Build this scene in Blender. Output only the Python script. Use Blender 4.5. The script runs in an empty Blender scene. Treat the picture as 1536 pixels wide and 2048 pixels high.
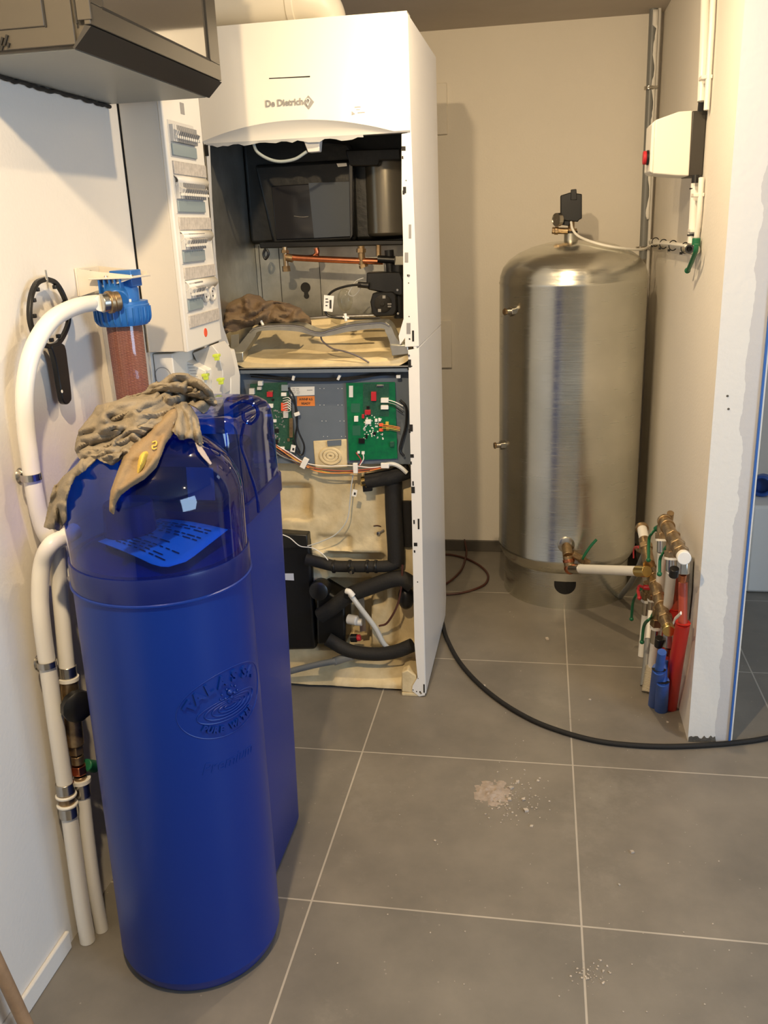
import bpy, bmesh, math, random
import numpy as np
from mathutils import Vector, Matrix, noise
random.seed(7)
SC = bpy.context.scene
COL = SC.collection
# ------------------------------------------------------------------ camera
FPX = 1758.5
YAW, PIT, ROL = math.radians(10.464), math.radians(17.905), math.radians(-2.341)
CAM = Vector((0.494, -2.171, 1.45))
_cy, _sy, _cp, _sp = math.cos(YAW), math.sin(YAW), math.cos(PIT), math.sin(PIT)
FW = Vector((-_sy*_cp, _cy*_cp, -_sp))
_r = Vector((_cy, _sy, 0)); _u = _r.cross(FW)
RT = _r*math.cos(ROL) + _u*math.sin(ROL)
UP = -_r*math.sin(ROL) + _u*math.cos(ROL)
cd = bpy.data.cameras.new('camera'); cam = bpy.data.objects.new('camera', cd); COL.objects.link(cam)
cd.sensor_fit = 'VERTICAL'; cd.sensor_height = 36.0; cd.lens = FPX/2048*36.0; cd.clip_start = .05
cam.matrix_world = Matrix(((RT.x, UP.x, -FW.x, CAM.x), (RT.y, UP.y, -FW.y, CAM.y), (RT.z, UP.z, -FW.z, CAM.z), (0, 0, 0, 1)))
SC.camera = cam
# ------------------------------------------------------------------ light and exposure
SC.view_settings.view_transform = 'Standard'; SC.view_settings.look = 'None'
SC.view_settings.gamma = 1; SC.view_settings.use_curve_mapping = False
SC.view_settings.exposure = 0.12
SC.cycles.max_bounces = 10; SC.cycles.transparent_max_bounces = 16
SC.cycles.diffuse_bounces = 5; SC.cycles.glossy_bounces = 5
W = bpy.data.worlds.new('world'); SC.world = W; W.use_nodes = True
W.node_tree.nodes['Background'].inputs[0].default_value = (.62, .76, 1, 1)
W.node_tree.nodes['Background'].inputs[1].default_value = .3
def lamp(name, kind, loc, power, col, size=.05, size_y=None, look=None, spread=None):
    l = bpy.data.lights.new(name, kind); l.energy = power; l.color = col
    if kind == 'AREA':
        l.shape = 'RECTANGLE' if size_y else 'DISK'; l.size = size
        if size_y: l.size_y = size_y
        if spread: l.spread = spread
    else: l.shadow_soft_size = size
    o = bpy.data.objects.new(name, l); COL.objects.link(o); o.location = loc
    if look is not None:
        o.rotation_euler = (Vector(look)-Vector(loc)).to_track_quat('-Z', 'Y').to_euler()
    return o
WARM = (1, .755, .455)
lamp('ceiling_spotlight', 'AREA', (.38, -.10, 2.155), 12.5, WARM, .05, look=(.50, .95, 0))
lamp('ceiling_spotlight', 'AREA', (.05, -1.5, 2.155), 26, WARM, .05, look=(.25, .2, 0))
lamp('ceiling_spotlight', 'AREA', (1.5, -1.4, 2.155), 5, WARM, .05, look=(1.5, -1.4, 0))
lamp('window_daylight', 'AREA', (2.70, -2.0, 1.30), 44, (.48, .70, 1), 1.1, 1.2, look=(-.4, -.8, .9))
lamp('bathroom_daylight', 'AREA', (2.3, 1.2, 2.1), 2.2, (.7, .83, 1), .5, .5, look=(2.0, 1.0, 0))

# ------------------------------------------------------------------ helpers
def ray(px, py): return FW + RT*((px-768)/FPX) - UP*((py-1024)/FPX)
def at(ax, v, px, py):
    k = 'XYZ'.index(ax); d = ray(px, py); return CAM + d*((v-CAM[k])/d[k])
def AX(v, *pts): return [at('X', v, *p) for p in pts]
def AY(v, *pts): return [at('Y', v, *p) for p in pts]
def AZ(v, *pts): return [at('Z', v, *p) for p in pts]

def mat(name, col=(.8, .8, .8), rough=.5, metal=0, bump=0, bscale=40, var=0, vscale=6, col2=None, coat=0, **kw):
    m = bpy.data.materials.new(name); m.use_nodes = True; nt = m.node_tree; N = nt.nodes; b = N['Principled BSDF']
    b.inputs['Base Color'].default_value = (*col, 1); b.inputs['Roughness'].default_value = rough; b.inputs['Metallic'].default_value = metal
    if coat: b.inputs['Coat Weight'].default_value = coat; b.inputs['Coat Roughness'].default_value = .1
    for k, v in kw.items(): b.inputs[k].default_value = v
    tc = N.new('ShaderNodeTexCoord')
    if var or col2:
        n = N.new('ShaderNodeTexNoise'); n.inputs['Scale'].default_value = vscale; n.inputs['Detail'].default_value = 6; n.inputs['Roughness'].default_value = .6
        nt.links.new(tc.outputs['Object'], n.inputs['Vector'])
        r = N.new('ShaderNodeValToRGB'); c2 = col2 or tuple(c*(1-var) for c in col)
        r.color_ramp.elements[0].color = (*c2, 1); r.color_ramp.elements[1].color = (*col, 1)
        r.color_ramp.elements[0].position = .35; r.color_ramp.elements[1].position = .62
        nt.links.new(n.outputs['Fac'], r.inputs['Fac']); nt.links.new(r.outputs['Color'], b.inputs['Base Color'])
    if bump:
        n = N.new('ShaderNodeTexNoise'); n.inputs['Scale'].default_value = bscale; n.inputs['Detail'].default_value = 5
        nt.links.new(tc.outputs['Object'], n.inputs['Vector'])
        bp = N.new('ShaderNodeBump'); bp.inputs['Strength'].default_value = bump; bp.inputs['Distance'].default_value = .01
        nt.links.new(n.outputs['Fac'], bp.inputs['Height']); nt.links.new(bp.outputs['Normal'], b.inputs['Normal'])
    return m
M = {}
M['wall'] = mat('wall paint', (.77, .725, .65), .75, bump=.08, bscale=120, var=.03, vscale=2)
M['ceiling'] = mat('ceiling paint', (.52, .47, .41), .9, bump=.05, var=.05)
M['panelwhite'] = mat('white enamel', (.82, .80, .76), .28, var=.02)
M['hoodwhite'] = mat('gloss white hood', (.83, .79, .70), .16, coat=.4)
M['plastic'] = mat('white plastic', (.80, .77, .70), .4)
M['plasticg'] = mat('grey white plastic', (.62, .60, .56), .45)
M['beige'] = mat('beige enclosure', (.70, .64, .54), .5, bump=.02, bscale=200)
M['pex'] = mat('white pipe', (.82, .80, .74), .35)
M['black'] = mat('black plastic', (.007, .007, .007), .35)
M['rubber'] = mat('black rubber foam', (.009, .008, .007), .75, bump=.15, bscale=150)
M['epp'] = mat('black moulded foam', (.010, .010, .009), .4, bump=.1, bscale=60)
M['glossblack'] = mat('glossy black', (.02, .02, .022), .10)
M['steel'] = mat('steel', (.62, .61, .58), .28, 1, bump=.05)
M['galv'] = mat('galvanised sheet', (.55, .54, .48), .38, .9, col2=(.40, .39, .34), vscale=9, bump=.04)
M['rackmetal'] = mat('grey lacquered metal', (.075, .066, .052), .36, .3, var=.1, vscale=3)
M['rackunder'] = mat('grey cabinet underside', (.27, .28, .26), .42, .25, var=.08, vscale=4)
M['smoked'] = mat('smoked casing', (.22, .20, .16), .28, .7)
M['dark'] = mat('dark gap', (.008, .007, .006), .7)
M['brass'] = mat('brass', (.44, .32, .18), .38, .9, col2=(.27, .18, .10), vscale=50)
M['goldbrass'] = mat('bright brass', (.75, .55, .20), .22, 1)
M['copper'] = mat('copper', (.72, .26, .13), .28, 1, col2=(.45, .16, .08), vscale=20)
M['nickel'] = mat('nickel', (.55, .52, .46), .25, 1)
M['green'] = mat('green lever', (.008, .13, .055), .4)
M['redlever'] = mat('red lever', (.45, .02, .03), .4)
M['redpipe'] = mat('red conduit', (.48, .02, .012), .4)
M['redbrown'] = mat('red brown pipe', (.36, .06, .03), .4)
M['bluepipe'] = mat('blue conduit', (.03, .10, .38), .45, var=.2, vscale=30)
M['blue'] = mat('softener blue', (.0012, .024, .215), .35, bump=.02, bscale=300, **{'Specular IOR Level': .42})
M['darkblue'] = mat('softener dark blue', (.004, .012, .12), .25)
M['innerblue'] = mat('softener inside', (.01, .03, .16), .3)
M['filterblue'] = mat('filter blue', (.02, .13, .42), .35)
M['yarn'] = mat('wound filter yarn', (.55, .22, .14), .8)
M['foam'] = mat('yellow foam', (.74, .61, .37), .75, bump=.35, bscale=25, col2=(.60, .48, .27), vscale=12)
M['plate'] = mat('grey control plate', (.13, .16, .20), .45, var=.08, vscale=10)
M['pcb'] = mat('green circuit board', (.004, .16, .055), .35, col2=(.004, .11, .05), vscale=60)
M['pcbd'] = mat('dark green circuit board', (.01, .07, .045), .4, col2=(.03, .10, .06), vscale=180)
M['orange'] = mat('orange label', (.78, .24, .05), .5)
M['yellowclip'] = mat('yellow green clamp', (.62, .75, .08), .4)
M['paper'] = mat('paper label', (.80, .78, .73), .6)
M['ink'] = mat('ink', (.03, .03, .03), .6)
M['greyprint'] = mat('grey print', (.27, .265, .26), .4)
M['window'] = mat('label strip', (.27, .33, .35), .3)
M['linen'] = mat('grey beige cloth', (.27, .225, .16), .95, bump=.25, bscale=260, col2=(.20, .165, .115), vscale=14)
M['linend'] = mat('brown cloth', (.17, .115, .06), .95, bump=.25, bscale=200, col2=(.13, .085, .05), vscale=14)
M['suede'] = mat('tan cloth', (.26, .175, .095), .95, bump=.2, bscale=260, col2=(.25, .18, .10), vscale=10)
M['yellowpaint'] = mat('yellow print', (.60, .42, .07), .8)
M['wood'] = mat('wood handle', (.42, .26, .14), .6, var=.3, vscale=14)
M['browncable'] = mat('brown cable', (.07, .022, .014), .4)
M['debris'] = mat('plaster crumbs', (.56, .49, .41), .9, var=.3, vscale=60)
M['dust'] = mat('plaster dust', (.40, .33, .27), .95, var=.2, vscale=60)
M['basetile'] = mat('dark base tile', (.10, .088, .072), .5, var=.2, vscale=4)
M['bluetape'] = mat('blue tape', (.03, .12, .42), .5)
M['orangered'] = mat('orange red sticker', (.85, .10, .04), .5)
M['greypipe'] = mat('grey drain pipe', (.20, .205, .20), .4)
M['duct'] = mat('cream duct', (.78, .72, .58), .4)
M['hose'] = mat('milky hose', (.55, .55, .52), .25)
M['cement'] = mat('raw cement', (.14, .13, .11), .95, bump=.6, bscale=60, var=.5, vscale=30)

def glassy(name, tint, rough=.04, gloss=1.0):
    m = bpy.data.materials.new(name); m.use_nodes = True; nt = m.node_tree; N = nt.nodes
    for n in list(N): N.remove(n)
    out = N.new('ShaderNodeOutputMaterial'); mix = N.new('ShaderNodeMixShader'); t = N.new('ShaderNodeBsdfTransparent'); g = N.new('ShaderNodeBsdfGlossy'); lw = N.new('ShaderNodeLayerWeight'); pw = N.new('ShaderNodeMath'); f = N.new('ShaderNodeMath')
    t.inputs[0].default_value = (*tint, 1); g.inputs['Roughness'].default_value = rough; g.inputs[0].default_value = (gloss,)*3+(1,); lw.inputs[0].default_value = .5; pw.operation = 'POWER'; pw.inputs[1].default_value = 4; f.operation = 'MULTIPLY_ADD'; f.inputs[1].default_value = .75; f.inputs[2].default_value = .045; nt.links.new(lw.outputs['Facing'], pw.inputs[0]); nt.links.new(pw.outputs[0], f.inputs[0])
    nt.links.new(f.outputs[0], mix.inputs[0]); nt.links.new(t.outputs[0], mix.inputs[1]); nt.links.new(g.outputs[0], mix.inputs[2]); nt.links.new(mix.outputs[0], out.inputs[0])
    return m
M['clear'] = glassy('clear bowl', (.86, .86, .87))
M['bag'] = glassy('clear film', (.9, .9, .86))
def tinted():
    m = glassy('tinted blue cover', (.06, .24, .80), .05); nt = m.node_tree; N = nt.nodes
    d = N.new('ShaderNodeBsdfDiffuse'); d.inputs[0].default_value = (.01, .05, .42, 1)
    tr = [n for n in N if n.type == 'BSDF_TRANSPARENT'][0]; mx = [n for n in N if n.type == 'MIX_SHADER'][0]
    m2 = N.new('ShaderNodeMixShader'); m2.inputs[0].default_value = .06
    for l in list(nt.links):
        if l.to_node == mx and l.from_node == tr: nt.links.remove(l)
    nt.links.new(tr.outputs[0], m2.inputs[1]); nt.links.new(d.outputs[0], m2.inputs[2]); nt.links.new(m2.outputs[0], mx.inputs[1])
    return m
M['cover'] = tinted()
M['glass'] = mat('dark door glass', (.10, .085, .065), .06, 0, **{'Specular IOR Level': 1.0}, coat=1.0)

def floor_mat():
    m = mat('floor tiles', (.2, .19, .17), .42); nt = m.node_tree; N = nt.nodes; b = N['Principled BSDF']; L = nt.links
    tc = N.new('ShaderNodeTexCoord')
    br = N.new('ShaderNodeTexBrick'); br.offset = 0; br.inputs['Scale'].default_value = 1; br.inputs['Brick Width'].default_value = .6; br.inputs['Row Height'].default_value = .6
    br.inputs['Mortar Size'].default_value = .0025; br.inputs['Mortar Smooth'].default_value = .2
    br.inputs['Color1'].default_value = (.218, .196, .164, 1); br.inputs['Color2'].default_value = (.190, .176, .153, 1); br.inputs['Mortar'].default_value = (.46, .42, .36, 1)
    L.new(tc.outputs['Object'], br.inputs['Vector'])
    n = N.new('ShaderNodeTexNoise'); n.inputs['Scale'].default_value = 3.2; n.inputs['Detail'].default_value = 8; n.inputs['Roughness'].default_value = .62
    L.new(tc.outputs['Object'], n.inputs['Vector'])
    r = N.new('ShaderNodeValToRGB'); r.color_ramp.elements[0].position = .3; r.color_ramp.elements[0].color = (.72, .72, .72, 1); r.color_ramp.elements[1].position = .7; r.color_ramp.elements[1].color = (1.15, 1.13, 1.1, 1)
    L.new(n.outputs['Fac'], r.inputs['Fac'])
    mx = N.new('ShaderNodeMix'); mx.data_type = 'RGBA'; mx.blend_type = 'MULTIPLY'; mx.inputs[0].default_value = 1
    L.new(br.outputs['Color'], mx.inputs[6]); L.new(r.outputs['Color'], mx.inputs[7])
    # dusty scuffs
    n2 = N.new('ShaderNodeTexNoise'); n2.inputs['Scale'].default_value = 2.1; n2.inputs['Detail'].default_value = 9; n2.inputs['Roughness'].default_value = .75
    L.new(tc.outputs['Object'], n2.inputs['Vector'])
    r2 = N.new('ShaderNodeValToRGB'); r2.color_ramp.elements[0].position = .56; r2.color_ramp.elements[0].color = (0, 0, 0, 1); r2.color_ramp.elements[1].position = .80; r2.color_ramp.elements[1].color = (.6, .6, .6, 1)
    L.new(n2.outputs['Fac'], r2.inputs['Fac'])
    m2 = N.new('ShaderNodeMix'); m2.data_type = 'RGBA'; L.new(r2.outputs['Color'], m2.inputs[0]); L.new(mx.outputs[2], m2.inputs[6]); m2.inputs[7].default_value = (.34, .31, .26, 1)
    # specks
    v = N.new('ShaderNodeTexVoronoi'); v.inputs['Scale'].default_value = 26; L.new(tc.outputs['Object'], v.inputs['Vector'])
    r3 = N.new('ShaderNodeValToRGB'); r3.color_ramp.elements[0].position = .035; r3.color_ramp.elements[0].color = (.45, .45, .45, 1); r3.color_ramp.elements[1].position = .06; r3.color_ramp.elements[1].color = (0, 0, 0, 1)
    L.new(v.outputs['Distance'], r3.inputs['Fac'])
    m3 = N.new('ShaderNodeMix'); m3.data_type = 'RGBA'; L.new(r3.outputs['Color'], m3.inputs[0]); L.new(m2.outputs[2], m3.inputs[6]); m3.inputs[7].default_value = (.42, .39, .33, 1)
    L.new(m3.outputs[2], b.inputs['Base Color'])
    mr = N.new('ShaderNodeMapRange'); mr.inputs[3].default_value = .34; mr.inputs[4].default_value = .55; L.new(n.outputs['Fac'], mr.inputs[0]); L.new(mr.outputs[0], b.inputs['Roughness'])
    bp = N.new('ShaderNodeBump'); bp.inputs['Strength'].default_value = .3; bp.inputs['Distance'].default_value = .002; bp.invert = True
    L.new(br.outputs['Fac'], bp.inputs['Height']); L.new(bp.outputs['Normal'], b.inputs['Normal'])
    return m
M['floor'] = floor_mat()
def tank_mat():
    m = mat('galvanised tank', (.6, .6, .55), .34, 1); nt = m.node_tree; N = nt.nodes; b = N['Principled BSDF']; L = nt.links
    tc = N.new('ShaderNodeTexCoord'); mp = N.new('ShaderNodeMapping'); mp.inputs['Scale'].default_value = (3, 3, 60); L.new(tc.outputs['Object'], mp.inputs[0])
    n = N.new('ShaderNodeTexNoise'); n.inputs['Scale'].default_value = 3; n.inputs['Detail'].default_value = 6; L.new(mp.outputs[0], n.inputs[0])
    n2 = N.new('ShaderNodeTexNoise'); n2.inputs['Scale'].default_value = 4; n2.inputs['Detail'].default_value = 7; L.new(tc.outputs['Object'], n2.inputs[0])
    r = N.new('ShaderNodeValToRGB'); r.color_ramp.elements[0].position = .3; r.color_ramp.elements[0].color = (.60, .60, .53, 1); r.color_ramp.elements[1].position = .7; r.color_ramp.elements[1].color = (.80, .79, .71, 1)
    L.new(n2.outputs['Fac'], r.inputs['Fac']); L.new(r.outputs[0], b.inputs['Base Color'])
    mr = N.new('ShaderNodeMapRange'); mr.inputs[3].default_value = .14; mr.inputs[4].default_value = .34; L.new(n.outputs['Fac'], mr.inputs[0]); L.new(mr.outputs[0], b.inputs['Roughness'])
    bp = N.new('ShaderNodeBump'); bp.inputs['Strength'].default_value = .12; bp.inputs['Distance'].default_value = .004; L.new(n.outputs['Fac'], bp.inputs['Height']); L.new(bp.outputs['Normal'], b.inputs['Normal'])
    return m
M['tank'] = tank_mat()
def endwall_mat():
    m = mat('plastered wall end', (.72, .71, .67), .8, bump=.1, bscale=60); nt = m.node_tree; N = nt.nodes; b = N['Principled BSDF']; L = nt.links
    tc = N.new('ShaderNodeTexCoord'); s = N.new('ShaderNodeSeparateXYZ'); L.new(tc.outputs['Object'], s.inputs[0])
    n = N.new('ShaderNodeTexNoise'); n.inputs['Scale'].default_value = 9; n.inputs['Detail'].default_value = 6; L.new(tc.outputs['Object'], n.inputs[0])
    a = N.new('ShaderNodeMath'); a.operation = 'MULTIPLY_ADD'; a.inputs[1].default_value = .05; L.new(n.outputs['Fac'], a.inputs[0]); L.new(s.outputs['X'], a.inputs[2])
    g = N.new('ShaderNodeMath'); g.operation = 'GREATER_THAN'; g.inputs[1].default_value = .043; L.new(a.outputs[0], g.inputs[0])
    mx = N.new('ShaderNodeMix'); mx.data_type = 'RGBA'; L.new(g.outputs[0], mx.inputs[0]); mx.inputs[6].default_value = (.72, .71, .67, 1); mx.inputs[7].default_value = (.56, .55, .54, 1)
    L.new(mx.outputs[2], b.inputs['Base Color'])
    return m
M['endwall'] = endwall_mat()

def catmull(pts, seg=8):
    P = [Vector(p) for p in pts]
    if len(P) < 3: return P
    Q = [P[0]*2-P[1]] + P + [P[-1]*2-P[-2]]; out = []
    for i in range(1, len(Q)-2):
        a, b, c, d = Q[i-1:i+3]
        for k in range(seg):
            t = k/seg
            out.append(.5*((2*b) + (c-a)*t + (2*a-5*b+4*c-d)*t*t + (3*b-a-3*c+d)*t**3))
    out.append(P[-1]); return out
class MB:
    def __init__(s): s.bm = bmesh.new()
    def poly(s, vs, fs):
        v = [s.bm.verts.new(p) for p in vs]
        for f in fs:
            try: s.bm.faces.new([v[i] for i in f])
            except ValueError: pass
        return s
    def box(s, a, b, rot=None, piv=None):
        x0, x1 = sorted((a[0], b[0])); y0, y1 = sorted((a[1], b[1])); z0, z1 = sorted((a[2], b[2]))
        vs = [Vector((x, y, z)) for z in (z0, z1) for y in (y0, y1) for x in (x0, x1)]
        if rot is not None:
            c = Vector(piv) if piv is not None else Vector(((x0+x1)/2, (y0+y1)/2, (z0+z1)/2))
            vs = [rot @ (v-c) + c for v in vs]
        return s.poly(vs, [(0, 2, 3, 1), (4, 5, 7, 6), (0, 1, 5, 4), (2, 6, 7, 3), (0, 4, 6, 2), (1, 3, 7, 5)])
    def cbox(s, c, d, rot=None):
        c = Vector(c); h = Vector(d)/2
        return s.box(c-h, c+h, rot)
    def prism(s, pts, vec):
        vec = Vector(vec); n = len(pts); vs = [Vector(p) for p in pts] + [Vector(p)+vec for p in pts]
        return s.poly(vs, [tuple(range(n))[::-1], tuple(range(n, 2*n))] + [(i, (i+1) % n, n+(i+1) % n, n+i) for i in range(n)])
    def tube(s, pts, r, seg=8, n=12, smooth=True, closed=False, flat=None):
        P = catmull(pts, seg) if smooth else [Vector(p) for p in pts]
        if closed: P = P[:-1] if (P[0]-P[-1]).length < 1e-6 else P
        m = len(P); rr = r if callable(r) else (lambda t: r)
        T = []
        for i in range(m):
            if closed: t = P[(i+1) % m]-P[i-1]
            else: t = P[min(i+1, m-1)]-P[max(i-1, 0)]
            T.append(t.normalized())
        up = Vector((0, 0, 1)) if abs(T[0].z) < .9 else Vector((1, 0, 0))
        a = (up - T[0]*up.dot(T[0])).normalized(); rings = []
        for i in range(m):
            a = (a - T[i]*a.dot(T[i])).normalized(); b = T[i].cross(a); R = rr(i/max(1, m-1))
            rings.append([s.bm.verts.new(P[i] + (a*math.cos(2*math.pi*k/n) + b*math.sin(2*math.pi*k/n)*(flat or 1))*R) for k in range(n)])
        for i in range(m if closed else m-1):
            A, B = rings[i], rings[(i+1) % m]
            for k in range(n): s.bm.faces.new((A[k], A[(k+1) % n], B[(k+1) % n], B[k]))
        if not closed:
            s.bm.faces.new(rings[0][::-1]); s.bm.faces.new(rings[-1])
        return s
    def cyl(s, a, b, r, r2=None, n=24):
        a, b = Vector(a), Vector(b); r2 = r if r2 is None else r2
        return s.tube([a, b], lambda t: r + (r2-r)*t, n=n, smooth=False)
    def lathe(s, prof, o, ax=(0, 0, 1), n=48, caps=True, arc=None):
        o = Vector(o); ax = Vector(ax).normalized(); q = Vector((0, 0, 1)).rotation_difference(ax); rings = []
        for r, z in prof:
            rings.append([s.bm.verts.new(o + q @ Vector((r*math.cos(2*math.pi*k/n), r*math.sin(2*math.pi*k/n), z))) for k in range(n)])
        for A, B in zip(rings, rings[1:]):
            for k in range(n): s.bm.faces.new((A[k], A[(k+1) % n], B[(k+1) % n], B[k]))
        if caps: s.bm.faces.new(rings[0][::-1]); s.bm.faces.new(rings[-1])
        return s
    def grid(s, P):
        V = [[s.bm.verts.new(p) for p in row] for row in P]
        for A, B in zip(V, V[1:]):
            for k in range(len(A)-1): s.bm.faces.new((A[k], A[k+1], B[k+1], B[k]))
        return s
    def ball(s, c, r, n=14, sc=(1, 1, 1)):
        prof = [(max(1e-4, r*math.sin(math.pi*i/n)), -r*math.cos(math.pi*i/n)) for i in range(n+1)]
        o = Vector(c); rings = []
        for q, z in prof: rings.append([s.bm.verts.new(o + Vector((q*math.cos(2*math.pi*k/n)*sc[0], q*math.sin(2*math.pi*k/n)*sc[1], z*sc[2]))) for k in range(n)])
        for A, B in zip(rings, rings[1:]):
            for k in range(n): s.bm.faces.new((A[k], A[(k+1) % n], B[(k+1) % n], B[k]))
        return s
WL = {}
def link(o, parent, loc):
    COL.objects.link(o); WL[o.name] = Vector(loc)
    if parent is not None: o.parent = parent; o.location = Vector(loc) - WL[parent.name]
    else: o.location = loc
def obj(name, mb, m, parent=None, bevel=0, seg=2, smooth=True, solid=0, ang=35, label=None, origin=None, sub=0):
    bm = mb.bm if isinstance(mb, MB) else mb
    bmesh.ops.recalc_face_normals(bm, faces=bm.faces)
    me = bpy.data.meshes.new(name); 
    xs = [v.co for v in bm.verts]
    lo = Vector([min(v[k] for v in xs) for k in range(3)]); hi = Vector([max(v[k] for v in xs) for k in range(3)])
    c = Vector(origin) if origin is not None else Vector(((lo.x+hi.x)/2, (lo.y+hi.y)/2, lo.z))
    bmesh.ops.translate(bm, verts=bm.verts, vec=-c)
    bm.to_mesh(me); bm.free(); me.materials.append(M[m] if isinstance(m, str) else m)
    if smooth:
        me.polygons.foreach_set('use_smooth', [True]*len(me.polygons)); me.set_sharp_from_angle(angle=math.radians(ang))
    o = bpy.data.objects.new(name, me); link(o, parent, c)
    if solid: md = o.modifiers.new('solid', 'SOLIDIFY'); md.thickness = solid; md.offset = 0
    if sub: md = o.modifiers.new('sub', 'SUBSURF'); md.levels = sub; md.render_levels = sub
    if bevel: md = o.modifiers.new('bevel', 'BEVEL'); md.width = bevel; md.segments = seg; md.limit_method = 'ANGLE'; md.angle_limit = math.radians(40)
    if label: o['label'] = label
    return o
def tag(o, label, cat, group=None, kind=None):
    o['label'] = label; o['category'] = cat
    if group: o['group'] = group
    if kind: o['kind'] = kind
    return o
def thing(name, loc, label, cat, group=None):
    o = bpy.data.objects.new(name, None); o.empty_display_size = .05; link(o, None, loc)
    return tag(o, label, cat, group)
def struct(name, mb, m, **k):
    parent = k.get('parent'); o = obj(name, mb, m, **k)
    if parent is None: o['kind'] = 'structure'
    return o
def textverts(s, size, align='CENTER', shear=0, bold=0, extrude=0.0):
    c = bpy.data.curves.new('t', 'FONT'); c.body = s; c.size = size; c.align_x = align; c.align_y = 'CENTER'; c.shear = shear; c.offset = bold; c.extrude = extrude; c.resolution_u = 3
    o = bpy.data.objects.new('t', c); COL.objects.link(o); dg = bpy.context.evaluated_depsgraph_get()
    me = bpy.data.meshes.new_from_object(o.evaluated_get(dg)); V = [v.co.copy() for v in me.vertices]; F = [tuple(p.vertices) for p in me.polygons]
    bpy.data.objects.remove(o); bpy.data.meshes.remove(me); bpy.data.curves.remove(c); return V, F
def text_on(mb, s, size, fn, **k):
    V, F = textverts(s, size, **k); mb.poly([fn(v) for v in V], F); return mb
Z3 = Vector((0, 0, 1))

# ================================================================== the setting
XL, XR, YB, ZC, YP = -.491, .931, 1.69, 2.18, .161
XE = 1.045       # far side of the partition
struct('floor', MB().box((-.6, -3.7, -.05), (3.0, 2.0, 0)), 'floor', origin=(0, 0, 0), smooth=False)
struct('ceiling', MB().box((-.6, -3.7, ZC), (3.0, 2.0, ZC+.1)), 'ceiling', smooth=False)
struct('wall_left', MB().box((XL-.1, -3.7, 0), (XL, YB+.1, ZC)), 'wall', smooth=False)
struct('wall_back', MB().box((XL, YB, 0), (XR+.02, YB+.1, ZC)), 'wall', smooth=False)
struct('wall_right', MB().box((XR, YP, 0), (XE-.0, YB+.1, ZC)), 'wall', smooth=False)
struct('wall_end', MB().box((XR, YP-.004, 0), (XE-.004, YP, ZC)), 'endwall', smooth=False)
struct('wall_bathroom', MB().box((XE, YB-.1, 0), (2.9, YB+.1, ZC)), 'wall', smooth=False)
struct('wall_doorside', MB().box((1.95, YP, 0), (3.0, YP+.11, ZC)), 'wall', smooth=False)
struct('wall_far_right', MB().box((2.9, -3.6, 0), (3.0, YB, ZC)), 'wall', smooth=False)
struct('wall_rear', MB().box((XL, -3.7, 0), (3.0, -3.6, ZC)), 'wall', smooth=False)
b = MB()
pts = [(x, YB-.012, 0) for x in (XL, XR)]
b.box((XL, YB-.012, 0), (XR, YB, .052))
struct('baseboard_back', b, 'basetile', bevel=.002)
struct('baseboard_left', MB().box((XL, -3.4, 0), (XL+.010, -.80, .045)), 'wall', bevel=.003)
# corner bead with blue masking strip on the door edge
b = MB().box((XE-.004, YP-.012, 0), (XE+.001, YP+.0, ZC))
struct('trim_1', b, 'bluetape', smooth=False)
struct('trim_2', MB().box((XE+.001, YP-.008, 0), (XE+.006, YP+.05, ZC)), 'plastic', smooth=False)
# broken cement at the foot of the partition end
b = MB(); rnd = random.Random(3)
xs = [XR+.002+i*.006 for i in range(13)]
b.prism([(XR+.001, YP-.006, 0)] + [(x, YP-.006, .012+.012*rnd.random()) for x in xs] + [(xs[-1]+.004, YP-.006, 0)], (0, .003, 0))
struct('trim_3', b, 'cement', smooth=False)
for (px, py) in ((1455, 792), (1457, 818)):
    p = at('Y', YP-.004, px, py)
    o = obj('screw_hole', MB().lathe([(.0032, 0), (.0030, .001)], p, (0, -1, 0), n=10), 'cement'); o['kind'] = 'structure'
# raised inspection panels on the back wall, half behind the boiler
for z0, z1, x1, lb in ((1.80, 1.99, .108, 'upper cream cover plate on back wall peeking out behind boiler'), (.855, 1.06, .112, 'lower cream cover plate on back wall peeking out behind boiler')):
    t = obj('cover_plate', MB().box((-.08, YB-.014, z0), (x1, YB, z1)), 'wall', bevel=.003); tag(t, lb, 'cover plate', 'cover plates on the back wall')
    t['group'] = 'cover plates on the back wall'

# ================================================================== the bathroom beyond the doorway
p = at('Z', 0, 1490, 1185); q = at('Y', p.y, 1500, 1012)
b = MB().box((p.x, p.y, .0), (p.x+.45, YB-.1, q.z))
t = obj('boxed_ledge', b, 'plastic', bevel=.012); tag(t, 'white boxed ledge standing on dark floor beyond the doorway', 'ledge')
c = at('Y', p.y+.12, 1532, 975)
t = obj('drain_collar', MB().lathe([(.036, 0), (.043, .0), (.043, .05), (.034, .055), (.030, .05), (.030, .005)], c+Vector((0, .05, 0)), (-.35, -1, .1), n=32), 'bluepipe', smooth=True)
tag(t, 'dark blue round pipe end above the white ledge beyond doorway', 'pipe end')
c2 = at('Y', p.y+.02, 1536, 1013)
t = obj('tap_lever', MB().tube([c2+Vector((-.012, 0, 0)), c2+Vector((.03, 0, .004)), c2+Vector((.08, .03, .004))], .004), 'steel'); tag(t, 'thin metal rod lying over white ledge beyond doorway', 'rod')

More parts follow.
